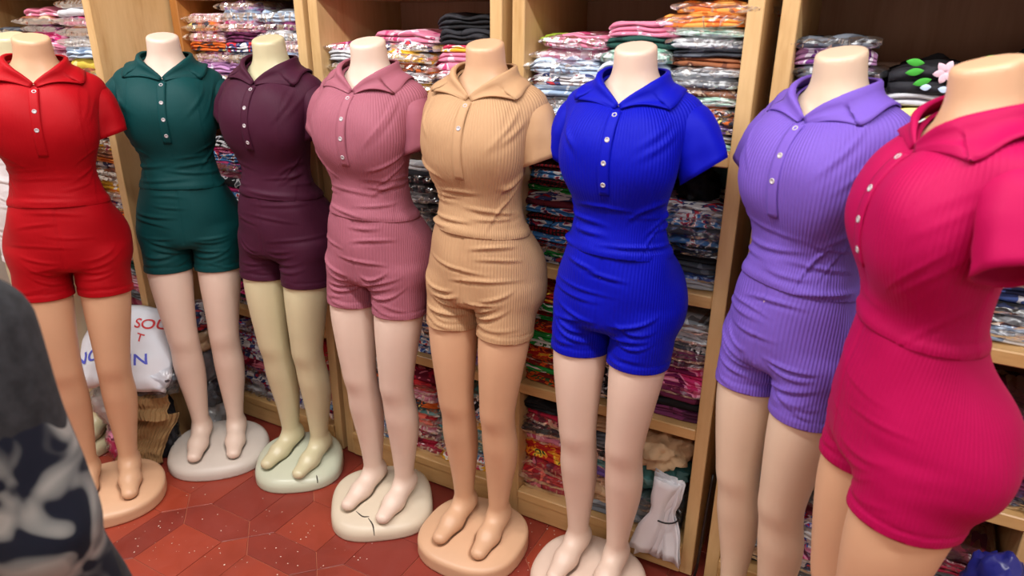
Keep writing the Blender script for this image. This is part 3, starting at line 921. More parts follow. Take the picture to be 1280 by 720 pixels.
rs = random.Random(77)
ORD = ['lowest'] + [w + ' up' for w in 'second third fourth fifth sixth seventh eighth ninth tenth eleventh twelfth thirteenth fourteenth fifteenth sixteenth seventeenth eighteenth nineteenth twentieth'.split()]
def stack(unit, level, x, w, ztop, thick, cols, where, bagged=0.0, kind='shirt', depth=1.0, fy=None, dx=.006, rot=6.0, top=None, z0=None):
    """a pile of folded garments on a shelf; each garment is a thing of its own"""
    fy = FY if fy is None else fy
    z = SHELF_Z[level] if z0 is None else z0
    seq = 0; made = []
    cur = cols[0]
    while z + thick * .6 < ztop:
        cur = cols[seq % len(cols)] if rs.random() < .7 else rs.choice(cols)
        h = thick * rs.uniform(.8, 1.25)
        isb = rs.random() < bagged
        me = rs.choice(FOLD2 if h < .03 else FOLD3) if rs.random() < .85 else rs.choice(FOLD1)
        nm = ('bagged_' if isb else 'folded_') + kind
        o = obj(nm, me, None, None, (x + rs.uniform(-dx, dx), fy + .018 + rs.uniform(-.006, .016), z))
        o.rotation_euler = (rs.uniform(-.02, .03), rs.uniform(-.03, .03), radians(rs.uniform(-rot, rot)))
        o.scale = (w / .2, depth * rs.uniform(.95, 1.05), h / .03)
        setmat(o, pal(cur))
        tag(o, '%s %s %s %s' % ('bagged' if isb else 'folded', cur, kind, where), kind, 'pile of clothes ' + where)
        if isb:
            b = obj('plastic_bag', rs.choice(BAGS), None, o, (0, -.003, -.002)); setmat(b, FILM)
            b['label'] = 'clear crinkled plastic bag'
        made.append(o)
        z += h * (.98 if isb else .95); seq += 1
    count = {}
    for o in made: count[o['label']] = count.get(o['label'], 0) + 1
    for i, o in enumerate(made):
        if count[o['label']] > 1:
            o['label'] = o['label'].replace(' ' + where, ', %s, %s' % (ORD[i], where))
    return made, z
def ux(u, f): return UNITS[u][0] + .036 + (UNITS[u][1] - UNITS[u][0] - .072) * f

T = 'top visible shelf'
# unit A, behind teal and maroon
stack('A', 3, ux('A', .18), .175, 1.56, .030, ['lilac', 'orange printed', 'pink', 'white printed', 'pale pink striped'], 'beside the plywood panel behind the teal mannequin', .6)
stack('A', 3, ux('A', .50), .175, 1.58, .030, ['white printed', 'pink', 'plum', 'light blue', 'lilac', 'grey'], 'on the upper shelf between teal and maroon necks', .6)
stack('A', 3, ux('A', .82), .17, 1.57, .030, ['plum', 'light blue', 'pale pink striped', 'white'], 'on the upper shelf behind the maroon neck', .5)
stack('A', 2, ux('A', .17), .18, 1.15, .029, ['pink-blue printed', 'blue printed', 'hot pink', 'black printed', 'pink'], 'on the second shelf between teal and maroon waists', .2)
stack('A', 2, ux('A', .50), .18, 1.13, .029, ['pink-blue printed', 'navy', 'blue printed'], 'on the second shelf behind the maroon bodice', .2)
stack('A', 2, ux('A', .83), .17, 1.12, .029, ['dark grey', 'white printed', 'maroon'], 'on the second shelf right of the maroon bodice', .2)
stack('A', 1, ux('A', .20), .19, .76, .030, ['black', 'pale pink striped', 'hot pink', 'dark grey'], 'on the third shelf between teal and maroon shorts', .3)
stack('A', 1, ux('A', .52), .18, .74, .030, ['white printed', 'black', 'maroon'], 'on the third shelf behind the maroon shorts', .3)
stack('A', 1, ux('A', .83), .17, .74, .030, ['brown', 'crimson', 'dark grey'], 'on the third shelf right of the maroon shorts', .2)
stack('A', 0, ux('A', .20), .19, .41, .032, ['pale grey', 'floral', 'white printed', 'floral', 'crimson'], 'on the bottom shelf between teal and maroon legs', .7)
stack('A', 0, ux('A', .52), .18, .40, .032, ['floral', 'white printed', 'pale grey'], 'on the bottom shelf behind the maroon legs', .7)
stack('A', 0, ux('A', .83), .17, .38, .030, ['red', 'blue', 'white printed', 'crimson'], 'on the bottom shelf right of the maroon legs', .5)
# unit B, behind mauve and beige
stack('B', 3, ux('B', .14), .165, 1.47, .028, ['pale grey', 'white', 'hot pink', 'grey', 'white printed'], 'on the upper shelf left of the mauve neck', .6)
stack('B', 3, ux('B', .47), .21, 1.505, .030, ['yellow printed', 'pale grey', 'pink', 'yellow printed', 'white printed', 'orange printed'], 'on the upper shelf between mauve and beige necks', .6)
m_, zt = stack('B', 3, ux('B', .83), .185, 1.465, .026, ['pale pink striped', 'white printed', 'pink', 'yellow printed', 'pale pink striped'], 'on the upper shelf behind the beige neck', .4)
stack('B', 3, ux('B', .83), .185, zt + .065, .034, ['black'], 'topmost on the striped pile behind the beige neck', 0, z0=zt)
stack('B', 2, ux('B', .16), .18, 1.14, .030, ['plum', 'grey', 'pink'], 'on the second shelf left of the mauve bodice', .4)
stack('B', 2, ux('B', .47), .19, 1.13, .030, ['dark grey', 'white', 'navy'], 'on the second shelf behind the mauve bodice', .8)
stack('B', 2, ux('B', .82), .19, 1.15, .030, ['black printed', 'white', 'dark grey', 'black printed', 'blue printed', 'black'], 'on the second shelf between mauve and beige waists', .9)
stack('B', 1, ux('B', .16), .18, .78, .030, ['brown', 'plum', 'grey'], 'on the third shelf left of the mauve shorts', .3)
stack('B', 1, ux('B', .50), .21, .77, .032, ['blue', 'blue printed', 'brown', 'blue', 'floral'], 'on the third shelf between mauve and beige shorts', .8)
stack('B', 1, ux('B', .83), .18, .78, .030, ['purple', 'lilac', 'navy'], 'on the third shelf behind the beige shorts', .5)
stack('B', 0, ux('B', .14), .165, .40, .031, ['blue printed', 'white printed', 'grey', 'orange printed', 'pale grey'], 'on the bottom shelf behind the mauve legs', .8)
stack('B', 0, ux('B', .45), .20, .40, .030, ['crimson', 'red', 'crimson', 'pink', 'teal', 'pink', 'red', 'orange printed', 'red'], 'on the bottom shelf between mauve and beige legs', .6)
stack('B', 0, ux('B', .80), .20, .39, .031, ['yellow printed', 'blue printed', 'black printed', 'yellow', 'teal'], 'on the bottom shelf between the beige legs', .8)
# unit C, behind blue
m_, zt = stack('C', 3, ux('C', .20), .205, 1.475, .033, ['pink', 'light blue', 'pale grey', 'light blue', 'white printed', 'light blue'], 'on the upper shelf between beige and blue necks', .85)
stack('C', 3, ux('C', .24), .17, zt + .05, .040, ['pink'], 'topmost on the light blue pile by the blue neck', 1, z0=zt)
m_, zt = stack('C', 3, ux('C', .53), .185, 1.455, .033, ['white', 'light blue', 'mint', 'white printed'], 'on the upper shelf behind the blue neck', .5)
stack('C', 3, ux('C', .55), .18, zt + .05, .032, ['dark green', 'pink'], 'topmost behind the blue neck', 0, z0=zt)
m_, zt = stack('C', 3, ux('C', .845), .18, 1.515, .022, ['dark grey', 'white', 'purple', 'orange printed', 'plum', 'mint', 'brown', 'grey', 'mint', 'orange printed', 'mint', 'pale grey', 'mint'], 'on the upper shelf right of the blue neck', .7)
stack('C', 3, ux('C', .83), .19, zt + .05, .026, ['orange'], 'topmost on the mint pile by the blue neck', .3, z0=zt, dx=.02)
stack('C', 2, ux('C', .17), .20, 1.175, .021, ['white printed', 'green printed', 'red checked', 'blue printed', 'red checked', 'green printed', 'red checked', 'red checked', 'maroon'], 'on the second shelf between beige and blue waists', .1)
stack('C', 2, ux('C', .50), .18, 1.12, .027, ['white printed', 'blue printed', 'navy'], 'on the second shelf behind the blue bodice', .3)
stack('C', 2, ux('C', .84), .185, 1.095, .025, ['pale grey', 'blue', 'dark grey', 'dark grey', 'black', 'blue printed', 'dark grey', 'blue printed', 'white printed'], 'on the second shelf right of the blue waist', .75)
stack('C', 1, ux('C', .17), .20, .80, .019, ['dark flame printed', 'green printed', 'flame printed', 'flame printed', 'dark flame printed', 'flame printed'], 'on the third shelf between beige and blue shorts', .1, 'trousers')
stack('C', 1, ux('C', .50), .175, .74, .026, ['black and white printed'], 'on the third shelf between the blue thighs', .2, 'trousers')
m_, zt = stack('C', 1, ux('C', .84), .185, .70, .025, ['plum', 'black', 'plum', 'hot pink', 'pale pink striped', 'hot pink', 'plum'], 'on the third shelf right of the blue thigh', .5, 'trousers')
stack('C', 1, ux('C', .84), .185, .79, .032, ['black printed', 'pale grey', 'pale grey'], 'topmost on the plum pile right of the blue thigh', .8, z0=zt)
stack('C', 0, ux('C', .18), .205, .42, .034, ['crimson', 'red', 'crimson', 'flame printed', 'maroon', 'pink', 'black', 'green printed', 'black', 'hot pink'], 'on the bottom shelf between beige and blue legs', .85)
stack('C', 0, ux('C', .50), .185, .41, .034, ['grey', 'dark grey', 'beige', 'beige', 'purple', 'teal', 'black'], 'on the bottom shelf between the blue legs', .5)
stack('C', 0, ux('C', .80), .165, .22, .028, ['grey', 'dark grey', 'pale pink striped', 'grey'], 'on the bottom shelf beside the white bag bundle', .7)
# unit D, behind purple and pink
stack('D', 3, ux('D', .13), .165, 1.495, .030, ['dark grey', 'grey', 'lilac', 'dark grey', 'dark grey'], 'on the upper shelf left of the purple neck', .95)
m_, zflower = stack('D', 3, ux('D', .50), .25, 1.40, .024, ['white printed', 'light blue', 'white', 'white', 'yellow'], 'on the upper shelf between purple and pink necks', .1)
stack('D', 3, ux('D', .86), .19, 1.42, .028, ['black', 'white', 'dark grey'], 'on the upper shelf behind the pink neck', .2)
stack('D', 2, ux('D', .16), .19, 1.12, .030, ['blue', 'navy', 'white printed'], 'on the second shelf behind the purple bodice', .3)
stack('D', 2, ux('D', .48), .2, 1.12, .030, ['navy', 'dark grey', 'blue'], 'on the second shelf behind the pink bodice', .3)
stack('D', 2, ux('D', .84), .20, 1.17, .024, ['pale grey', 'light blue', 'dark grey', 'black', 'navy', 'navy', 'crimson', 'blue', 'white', 'blue printed', 'yellow'], 'on the second shelf right of the pink waist', .4)
stack('D', 1, ux('D', .16), .19, .78, .030, ['plum', 'black', 'grey'], 'on the third shelf behind the purple shorts', .3)
stack('D', 1, ux('D', .48), .2, .60, .026, ['green printed', 'black printed', 'green printed', 'black'], 'on the third shelf between purple and pink shorts', .2, 'trousers')
stack('D', 1, ux('D', .85), .20, .74, .030, ['navy', 'hot pink', 'plum', 'hot pink', 'black'], 'on the third shelf right of the pink hips', .8)
stack('D', 0, ux('D', .14), .18, .40, .034, ['dark grey', 'beige', 'grey', 'brown', 'pale grey'], 'on the bottom shelf between the purple legs', .8)
stack('D', 0, ux('D', .46), .21, .40, .036, ['grey', 'black', 'hot pink', 'white printed', 'white', 'floral', 'maroon'], 'on the bottom shelf between purple and pink legs', .85)
stack('D', 0, ux('D', .80), .20, .34, .034, ['maroon', 'grey', 'crimson'], 'on the bottom shelf behind the pink legs', .8)
# the forward unit at the left
L3 = ['brown', 'hot pink', 'white', 'brown', 'yellow', 'light blue', 'pink']
stack('L', 3, ux('L', .86), .19, 1.58, .030, L3, 'on the forward unit, against its right side panel', .6, fy=LFY)
stack('L', 3, ux('L', .54), .20, 1.55, .030, ['plum', 'brown', 'pink', 'hot pink'], 'on the forward unit behind the red neck', .6, fy=LFY)
stack('L', 3, ux('L', .22), .20, 1.50, .030, ['dark grey', 'plum', 'grey'], 'on the forward unit behind the ivory neck', .6, fy=LFY)
stack('L', 2, ux('L', .86), .19, 1.17, .022, ['orange printed', 'brown', 'white printed', 'orange', 'yellow printed'], 'on the forward unit right of the red waist', .4, fy=LFY)
stack('L', 2, ux('L', .54), .20, 1.12, .03, ['brown', 'orange printed'], 'on the forward unit behind the red bodice', .4, fy=LFY)
stack('L', 2, ux('L', .2), .20, 1.12, .03, ['grey', 'white'], 'on the forward unit behind the white bodice', .4, fy=LFY)
stack('L', 1, ux('L', .86), .19, .76, .032, ['dark green', 'pink', 'grey'], 'on the forward unit behind the red shorts', .4, fy=LFY)
stack('L', 1, ux('L', .5), .20, .76, .032, ['pink', 'dark green'], 'on the forward unit left of the red shorts', .4, fy=LFY)

# ------------------------------------------------------------------ loose things on and around the shelves
def crumple_mesh(name, seed, size, sub=4, amp=.28, freq=2.2, flat=0.0):
    """crumpled cloth or bag: a lump with creased, pinched surface standing on z = 0"""
    bm = bmesh.new(); bmesh.ops.create_icosphere(bm, subdivisions=sub, radius=1.0)
    off = Vector((seed * 3.1, seed * 1.7, seed * .9))
    for v in bm.verts:
        n = v.co.normalized()
        a = mnoise.noise(n * freq + off); b = 1 - abs(mnoise.noise(n * freq * 2.1 + off)) * 2; c = mnoise.noise(n * freq * 4.3 + off)
        r = 1 + amp * (a + .5 * b + .25 * c - .3)
        v.co = Vector((n.x * r * size[0], n.y * r * size[1], n.z * r * size[2]))
    zl = -size[2] * .72
    for v in bm.verts:
        v.co.z = max(v.co.z, zl) - zl
    m = bpy.data.meshes.new(name); bm.to_mesh(m); bm.free()
    m.polygons.foreach_set('use_smooth', [True] * len(m.polygons))
    return m

def lump(name, label, cat, seed, size, loc, mat, rz=0.0, film=False, group=None, amp=.28, freq=2.2):
    o = obj(name, crumple_mesh(name, seed, size, 4, amp, freq), mat, None, loc, (0, 0, rz))
    tag(o, label, cat, group)
    if film:
        f_ = obj('plastic_bag', crumple_mesh('plastic_bag', seed + .13, tuple(s * 1.06 + .004 for s in size), 4, amp, freq * 1.2), FILM, o, (0, 0, -.002))
    return o

# black shirt with embroidered flowers on top of the pile between the purple and pink necks
XF = ux('D', .50)
fs = empty('flowered_shirt', (XF, FY + .02, zflower)); tag(fs, 'folded black shirt with embroidered pink flower and green leaves', 'shirt')
body_m = folded_mesh(901, 2, .26, .30, .062)
fb_ = obj('folded_cloth', body_m, pal('black'), fs)
def petal_strip(pts, zc):
    pass
EMB_PINK = plain('embroidery_pink', (236, 200, 214), .7); EMB_GREEN = plain('embroidery_green', (70, 180, 60), .7)
EMB_YELLOW = plain('embroidery_yellow', (236, 190, 40), .7); EMB_BLUE = plain('embroidery_pale_blue', (190, 210, 235), .7)
def leaf_mesh(name, l, w, seed=0):
    V = [(0, 0, 0)]; n = 7
    top = []; bot = []
    for i in range(1, n):
        t = i / n; h = w * sin(pi * t) ** .8
        V.append((l * t, -.0022, h)); V.append((l * t, -.0022, -h)); V.append((l * t, -.0045, 0))
    V.append((l, 0, 0)); k = len(V) - 1; Fc = [(0, 3, 1), (0, 2, 3)]
    for i in range(n - 2):
        a = 1 + i * 3; b = a + 3
        Fc += [(a, a + 2, b + 2, b), (a + 2, a + 1, b + 1, b + 2)]
    a = 1 + (n - 2) * 3; Fc += [(a, a + 2, k), (a + 2, a + 1, k)]
    return mesh_from(name, V, Fc)
PETAL = leaf_mesh('petal', .026, .008); LEAFM = leaf_mesh('leaf', .034, .0075)
def bod_front(x, z):
    return -.004
def emb(me, nm, mat, x, z, ang, s=1.0, ty=-.003):
    o = obj(nm, me, None, fs, (x if mat is EMB_PINK or mat is EMB_BLUE else x - .04, ty, z), (radians(-8), -radians(ang), 0)); o.scale = (s, 1, s); setmat(o, mat)
for k in range(6): emb(PETAL, 'petal', EMB_PINK, -.03, .046, k * 60 + 12, .9)
for k in range(5): emb(PETAL, 'petal', EMB_PINK, .008, .030, k * 72, .55)
for (x, z, a) in ((-.03, .062, 175), (-.028, .048, 190), (.062, .058, 10), (.06, .066, 20), (-.012, .032, 200), (.085, .05, -10)): emb(LEAFM, 'leaf', EMB_GREEN, x, z, a)
for (x, z, a) in ((.03, .018, 5), (.07, .026, 25)): emb(LEAFM, 'leaf', EMB_YELLOW, x, z, a)
for i in range(6): emb(PETAL, 'petal', EMB_BLUE, -.07 + i * .032, .014, 8 * (-1)**i, .8)
lump('black_garment', 'crumpled black garment behind the flowered shirt', 'garment', 3.3, (.09, .09, .05), (XF - .05, FY + .27, zflower - .02), pal('black'))
lump('black_garment', 'crumpled black garment behind the pink mannequin neck', 'garment', 5.1, (.10, .09, .05), (XF + .21, FY + .24, SHELF_Z[3] + .19), pal('black'))

# teal board and dark things over the blue-white pile right of the blue waist
o = obj('cardboard_sheet', box_mesh('cardboard_sheet', -.11, .11, 0, .006, 0, .16, .001), plain('teal_card', (96, 150, 148), .6), None, (ux('C', .70), FY + .34, 1.04), (radians(-10), 0, 0))
tag(o, 'pale teal card standing at the back of the second shelf', 'card')
lump('black_garment', 'crumpled black garment on the pile right of the blue waist', 'garment', 8.3, (.05, .08, .05), (ux('C', .82), FY + .17, 1.085), pal('black'))
lump('green_bag', 'yellow-green plastic packet on the light blue pile', 'packet', 2.9, (.05, .06, .014), (ux('C', .12), FY + .09, 1.475), plain('lime_plastic', (170, 205, 60), .35))

# beige crumpled cloth and the tied sheaf of white bags at the right end of the bottom shelf
lump('crumpled_shirt', 'crumpled beige shirt stuffed over the white bag bundle', 'shirt', 4.4, (.085, .10, .055), (ux('C', .80), FY + .10, .315), pal('beige'), amp=.4, freq=2.6)
lump('crumpled_shirt', 'crumpled teal-grey shirt under the beige one', 'shirt', 6.4, (.09, .10, .06), (ux('C', .78), FY + .13, .215), pal('teal'))
WBAG = NT('white_plastic'); _b = WBAG.bsdf(Base_Color=lin((214, 214, 220)), Roughness=.3); _b.inputs['Coat Weight'].default_value = .3
def bag_sheet(seed, w, l):
    r = random.Random(seed); V = []; Fc = []; nx, nz = 7, 12
    for j in range(nz):
        t = j / (nz - 1)
        pinch = 1 - .45 * math.exp(-((t - .42) / .14)**2)
        for i in range(nx):
            s = i / (nx - 1) * 2 - 1
            V.append((s * w / 2 * pinch, .006 * sin(s * 3 + seed) + .010 * mnoise.noise(Vector((s * 2, t * 3, seed * 5.3))), -t * l + .008 * abs(s) * sin(seed * 2)))
    for j in range(nz - 1):
        for i in range(nx - 1):
            a = j * nx + i; Fc.append((a, a + nx, a + nx + 1, a + 1))
    return mesh_from('bag_sheet', V, Fc)
bx = empty('bag_bundle', (ux('C', .905), FY - .032, .335)); tag(bx, 'tied sheaf of white plastic bags hanging over the bottom shelf edge', 'bag bundle')
for i in range(12):
    q = (i - 5.5) / 5.5
    o = obj('bag_sheet', bag_sheet(50 + i, .085, .275 - .012 * abs(q) - .004 * (i % 3)), WBAG.m, bx, (q * .012, .020 - i * .0035, 0), (radians(-3 + i * .7), radians(q * 13), radians(q * 34)))
    sm = o.modifiers.new('thickness', 'SOLIDIFY'); sm.thickness = .0012
pts = []
for k in range(25):
    q = 2 * pi * k / 24; pts.append((cos(q) * .040, sin(q) * .030 - .002, -.118 + .006 * sin(q)))
obj('band', tube_mesh('band', pts, .0024, 6), plain('black_rubber', (22, 20, 22), .5), bx)

# power cord in the gap right of the blue unit
cp = [(-.266, 1.70, .34), (-.266, 1.664, .22), (-.266, 1.648, .13), (-.268, 1.644, .06), (-.272, 1.642, .012), (-.262, 1.636, .006), (-.23, 1.634, .006), (-.18, 1.638, .006)]
o = obj('power_cord', tube_mesh('power_cord', resample(cp, 40), .0042, 8), plain('black_cord', (26, 18, 18), .4)); tag(o, 'black power cord coming out between two shelf units', 'cord')

# bags at the right end
lump('stuffed_bag', 'clear bag stuffed with red garments at the right of the pink legs', 'bag', 7.7, (.075, .07, .17), (.315, 1.52, 0), pal('crimson'), film=True, amp=.35)
lump('stuffed_bag', 'blue plastic bag on the red stuffed bag behind the pink hips', 'bag', 9.1, (.07, .07, .13), (.385, 1.56, .22), plain('blue_plastic', (36, 40, 130), .3), amp=.3)
cd = empty('size_card', (.255, 1.38, .0), radians(-8)); cd.rotation_euler = (radians(-12), 0, radians(-8)); tag(cd, 'white size card with a dark letter S near the pink legs', 'card')
obj('card', box_mesh('card', -.035, .035, 0, .004, 0, .25, .001), plain('white_card', (228, 228, 226), .5), cd)

def text_mesh(body, size, mirror=False):
    cu = bpy.data.curves.new('lettering', 'FONT'); cu.body = body; cu.size = size; cu.align_x = 'CENTER'; cu.align_y = 'CENTER'; cu.offset = size * .012
    to = bpy.data.objects.new('lettering_tmp', cu); COL.objects.link(to)
    dg = bpy.context.evaluated_depsgraph_get()
    m = bpy.data.meshes.new_from_object(to.evaluated_get(dg))
    bpy.data.objects.remove(to)
    m.name = 'lettering'
    return m
NAVY_INK = plain('navy_ink', (30, 40, 90), .6); RED_INK = plain('red_ink', (205, 50, 56), .6); BLUE_INK = plain('blue_ink', (80, 90, 205), .6)
lt = obj('letter', text_mesh('S', .055), NAVY_INK, cd, (.004, -.0012, .205), (radians(90), 0, 0))

# ------------------------------------------------------------------ heap of clothes on the floor by the plywood panel
def drape_sheet(origin, ux_, uz_, un, w, h, seed, fn, nu=36, nv=30):
    """cloth sheet spanned by ux_ (across) and uz_ (up), bulging along un"""
    V = []; Fc = []
    for j in range(nv + 1):
        for i in range(nu + 1):
            u, v = i / nu * 2 - 1, j / nv * 2 - 1
            V.append(sheet_point(origin, ux_, uz_, un, w, h, seed, fn, u, v))
    for j in range(nv):
        for i in range(nu):
            a = j * (nu + 1) + i; Fc.append((a, a + 1, a + nu + 2, a + nu + 1))
    return mesh_from('cloth', V, Fc)
def sheet_point(origin, ux_, uz_, un, w, h, seed, fn, u, v):
    du, dv, dn = fn(u, v, seed)
    return origin + ux_ * ((u + du) * w / 2) + uz_ * ((v + dv) * h / 2) + un * dn

def fn_white(u, v, s):
    n = mnoise.noise(Vector((u * 1.6 + s, v * 1.6, s)))
    c = mnoise.noise(Vector((u * 4 + s, v * 3, s + 4)))
    edge = max(abs(u), abs(v))
    return (.10 * mnoise.noise(Vector((v * 2, s, 1))) * edge, .12 * mnoise.noise(Vector((u * 2, s, 7))) * edge,
            .05 * (1 - u * u) * (1 - .4 * v) + .022 * n + .010 * c - .07 * max(0, edge - .75)**2 * 8 - .05 * max(0, -v - .5))
S_UX = Vector((.90, .43, 0)).normalized(); S_UN = Vector((.33, -.69, .64)).normalized(); S_UX = (S_UX - S_UN * S_UX.dot(S_UN)).normalized()
S_UZ = S_UN.cross(S_UX) * 1.0
if S_UZ.z < 0: S_UZ = -S_UZ
S_O = Vector((-2.238, 1.268, .455)); S_W, S_H, S_S = .335, .30, 3.7
WCLOTH = plain('white_cotton', (226, 232, 242), .75)
ws = obj('lettered_shirt', drape_sheet(S_O, S_UX, S_UZ, S_UN, S_W, S_H, S_S, fn_white), WCLOTH)
tag(ws, 'white garment with red and blue lettering on top of the floor heap', 'garment')
sm = ws.modifiers.new('thickness', 'SOLIDIFY'); sm.thickness = .004; sm.offset = -1
def print_on_sheet(body, size, u0, v0, ang, mat, flip=1):
    m = text_mesh(body, size)
    bm = bmesh.new(); bm.from_mesh(m)
    bmesh.ops.triangulate(bm, faces=bm.faces[:])
    bmesh.ops.subdivide_edges(bm, edges=[e for e in bm.edges if e.calc_length() > size * .18], cuts=2)
    ca, sa = cos(radians(ang)), sin(radians(ang))
    for v in bm.verts:
        x, y = v.co.x * flip, v.co.y
        x, y = x * ca - y * sa, x * sa + y * ca
        u, w_ = u0 + x / (S_W / 2), v0 + y / (S_H / 2)
        v.co = sheet_point(S_O, S_UX, S_UZ, S_UN, S_W, S_H, S_S, fn_white, u, w_) + S_UN * .0022
    bm.to_mesh(m); bm.free()
    o = obj('lettering', m, mat, ws); o.matrix_parent_inverse = Matrix()
    return o
print_on_sheet('SOU', .050, .64, .50, 4, RED_INK)
print_on_sheet('T', .040, .52, .16, -8, RED_INK)
print_on_sheet('IN', .056, .54, -.36, 14, BLUE_INK)
print_on_sheet('NOU', .066, -.42, -.30, 16, BLUE_INK)

def knit(name, c):
    k = NT(name); b = k.bsdf(Base_Color=lin(c), Roughness=.85)
    tc = k.n('ShaderNodeUVMap', uv_map='rib'); sp = k.n('ShaderNodeSeparateXYZ'); k.l(tc, 0, sp, 0)
    m1 = k.n('ShaderNodeMath', operation='MULTIPLY'); m1.inputs[1].default_value = 2 * pi * 18; k.l(sp, 0, m1, 0)
    s1 = k.n('ShaderNodeMath', operation='SINE'); k.l(m1, 0, s1, 0)
    bp = k.n('ShaderNodeBump'); bp.inputs['Strength'].default_value = 1.0; bp.inputs['Distance'].default_value = .0022; k.l(s1, 0, bp, 'Height'); k.l(bp, 0, b, 'Normal')
    return k.m
KNIT = knit('brown_rib_knit', (150, 116, 74))
def knit_sheet(origin, ux_, uz_, un, w, h, seed):
    def fnk(u, v, s):
        return (.16 * mnoise.noise(Vector((v * 1.5, s, 2))), .1 * mnoise.noise(Vector((u * 2, s, 5))),
                .05 * (1 - u * u) + .026 * mnoise.noise(Vector((u * 1.4 + s, v * 1.6, s))) + .007 * mnoise.noise(Vector((u * 3, v * 6 + u * 2, s + 3))))
    m = drape_sheet(origin, ux_, uz_, un, w, h, seed, fnk, 30, 30)
    uvl = m.uv_layers.new(name='rib'); n = 31
    for l in m.loops: uvl.data[l.index].uv = ((l.vertex_index % n) / 30, (l.vertex_index // n) / 30)
    return m
ks = empty('knit_garment', (0, 0, 0)); tag(ks, 'brown rib-knit garment crumpled on the floor heap behind the red legs', 'garment')
kx = Vector((.90, .43, 0)); kn = Vector((.40, -.84, .36)).normalized(); kz = kn.cross(kx); kz = kz if kz.z > 0 else -kz
k1 = obj('knit_body', knit_sheet(Vector((-2.20, 1.262, .095)), kx, (kz + kx * .25).normalized(), kn, .18, .19, 2.2), KNIT, ks)
k2 = obj('knit_cuff', knit_sheet(Vector((-2.195, 1.262, .245)), kx, kz, kn, .21, .12, 6.1), KNIT, ks)
for k_ in (k1, k2):
    sm = k_.modifiers.new('thickness', 'SOLIDIFY'); sm.thickness = .006; sm.offset = -1
HG = 'bags and garments heaped on the floor'
lump('stuffed_bag', 'dark grey plastic bag under the lettered white garment', 'bag', 1.2, (.10, .07, .07), (-2.165, 1.305, .28), pal('dark grey'), .4, True, HG)
lump('stuffed_bag', 'pink garment bag under the lettered white garment', 'bag', 2.3, (.085, .06, .055), (-2.20, 1.30, .315), pal('pale pink striped'), .4, True, HG)
lump('stuffed_bag', 'white plastic bag in the floor heap between the red legs', 'bag', 3.9, (.075, .06, .075), (-2.30, 1.24, .165), plain('milky_plastic', (210, 210, 212), .3), .2, True, HG)
lump('stuffed_bag', 'grey lower bag of the floor heap behind the red legs', 'bag', 4.6, (.11, .06, .10), (-2.26, 1.31, 0), pal('grey'), .3, True, HG)
lump('stuffed_bag', 'pink and red bag at the bottom of the floor heap', 'bag', 5.8, (.075, .055, .085), (-2.275, 1.24, 0), pal('hot pink'), .2, True, HG)
lump('stuffed_bag', 'black bag at the core of the floor heap', 'bag', 6.6, (.09, .06, .17), (-2.215, 1.315, .0), pal('black'), .2, False, HG)
lump('stuffed_bag', 'pale grey bag at the foot of the plywood panel', 'bag', 7.1, (.055, .08, .09), (-2.168, 1.53, 0), pal('pale grey'), .2, True, HG)
lump('stuffed_bag', 'dark bag in the corner stack beside the teal leg', 'bag', 8.7, (.055, .07, .075), (-2.15, 1.51, .13), pal('dark grey'), .2, True, HG)
lump('stuffed_bag', 'teal-grey bag in the corner stack beside the teal leg', 'bag', 9.9, (.055, .07, .085), (-2.15, 1.515, .24), pal('grey'), .2, True, HG)
lump('stuffed_bag', 'beige bag near the top of the corner stack', 'bag', 10.3, (.055, .07, .06), (-2.15, 1.52, .36), pal('beige'), .2, True, HG)
lump('stuffed_bag', 'pale printed bag topping the corner stack', 'bag', 11.3, (.055, .07, .05), (-2.15, 1.525, .45), pal('white printed'), .2, True, HG)

# ------------------------------------------------------------------ cracked edge of two base plates
from mathutils.bvhtree import BVHTree
def crack(man, pts):
    b = [c for c in man.children if c.name.startswith('base_plate')][0]
    bv = BVHTree.FromPolygons([v.co for v in b.data.vertices], [tuple(p.vertices) for p in b.data.polygons])
    P = []
    for p in resample([(x, y, 0) for x, y in pts], 14):
        h_ = bv.ray_cast(Vector((p[0], p[1], .3)), Vector((0, 0, -1)))
        if h_[0] is not None: P.append(h_[0])
    n = len(P)
    if n > 3:
        obj('crack', tube_mesh('crack', P, [.0008 + .0016 * sin(pi * (i + .3) / (n + .6)) for i in range(n)], 5), plain('crack_dark', (60, 52, 46), .8), b)
man = {o['label'].split(' ')[-2] + str(i): o for i, o in enumerate([x for x in bpy.data.objects if x.name.startswith('mannequin') and x.parent is None])}
for o in list(man.values()):
    if 'mauve' in o['label']: crack(o, [(.020, -.105), (.045, -.118), (.062, -.135)]); crack(o, [(-.03, -.10), (.0, -.108), (.02, -.1)])
    if 'maroon' in o['label']: crack(o, [(.115, -.06), (.128, -.075), (.135, -.095)])

# ------------------------------------------------------------------ paper scraps on the floor (too small to count)
bm = bmesh.new(); r_ = random.Random(9)
for i in range(150):
    c = pix_z(r_.uniform(140, 480), r_.triangular(600, 720, 690), .0012) if i < 110 else pix_z(r_.uniform(640, 720), r_.uniform(640, 715), .0012)
    s = r_.uniform(.0008, .0026); a = r_.uniform(0, 6)
    k = r_.choice((3, 4, 5))
    vs = [bm.verts.new((c.x + cos(a + j * 2 * pi / k) * s * r_.uniform(.6, 1.3), c.y + sin(a + j * 2 * pi / k) * s * r_.uniform(.6, 1.3), .0008 + r_.uniform(0, .0012))) for j in range(k)]
    bm.faces.new(vs)
m = bpy.data.meshes.new('paper_scraps'); bm.to_mesh(m); bm.free()
o = obj('paper_scraps', m, plain('paper_bits', (225, 205, 190), .7)); tag(o, 'tiny pale paper scraps scattered over the red tiles', 'scraps', None, 'stuff')

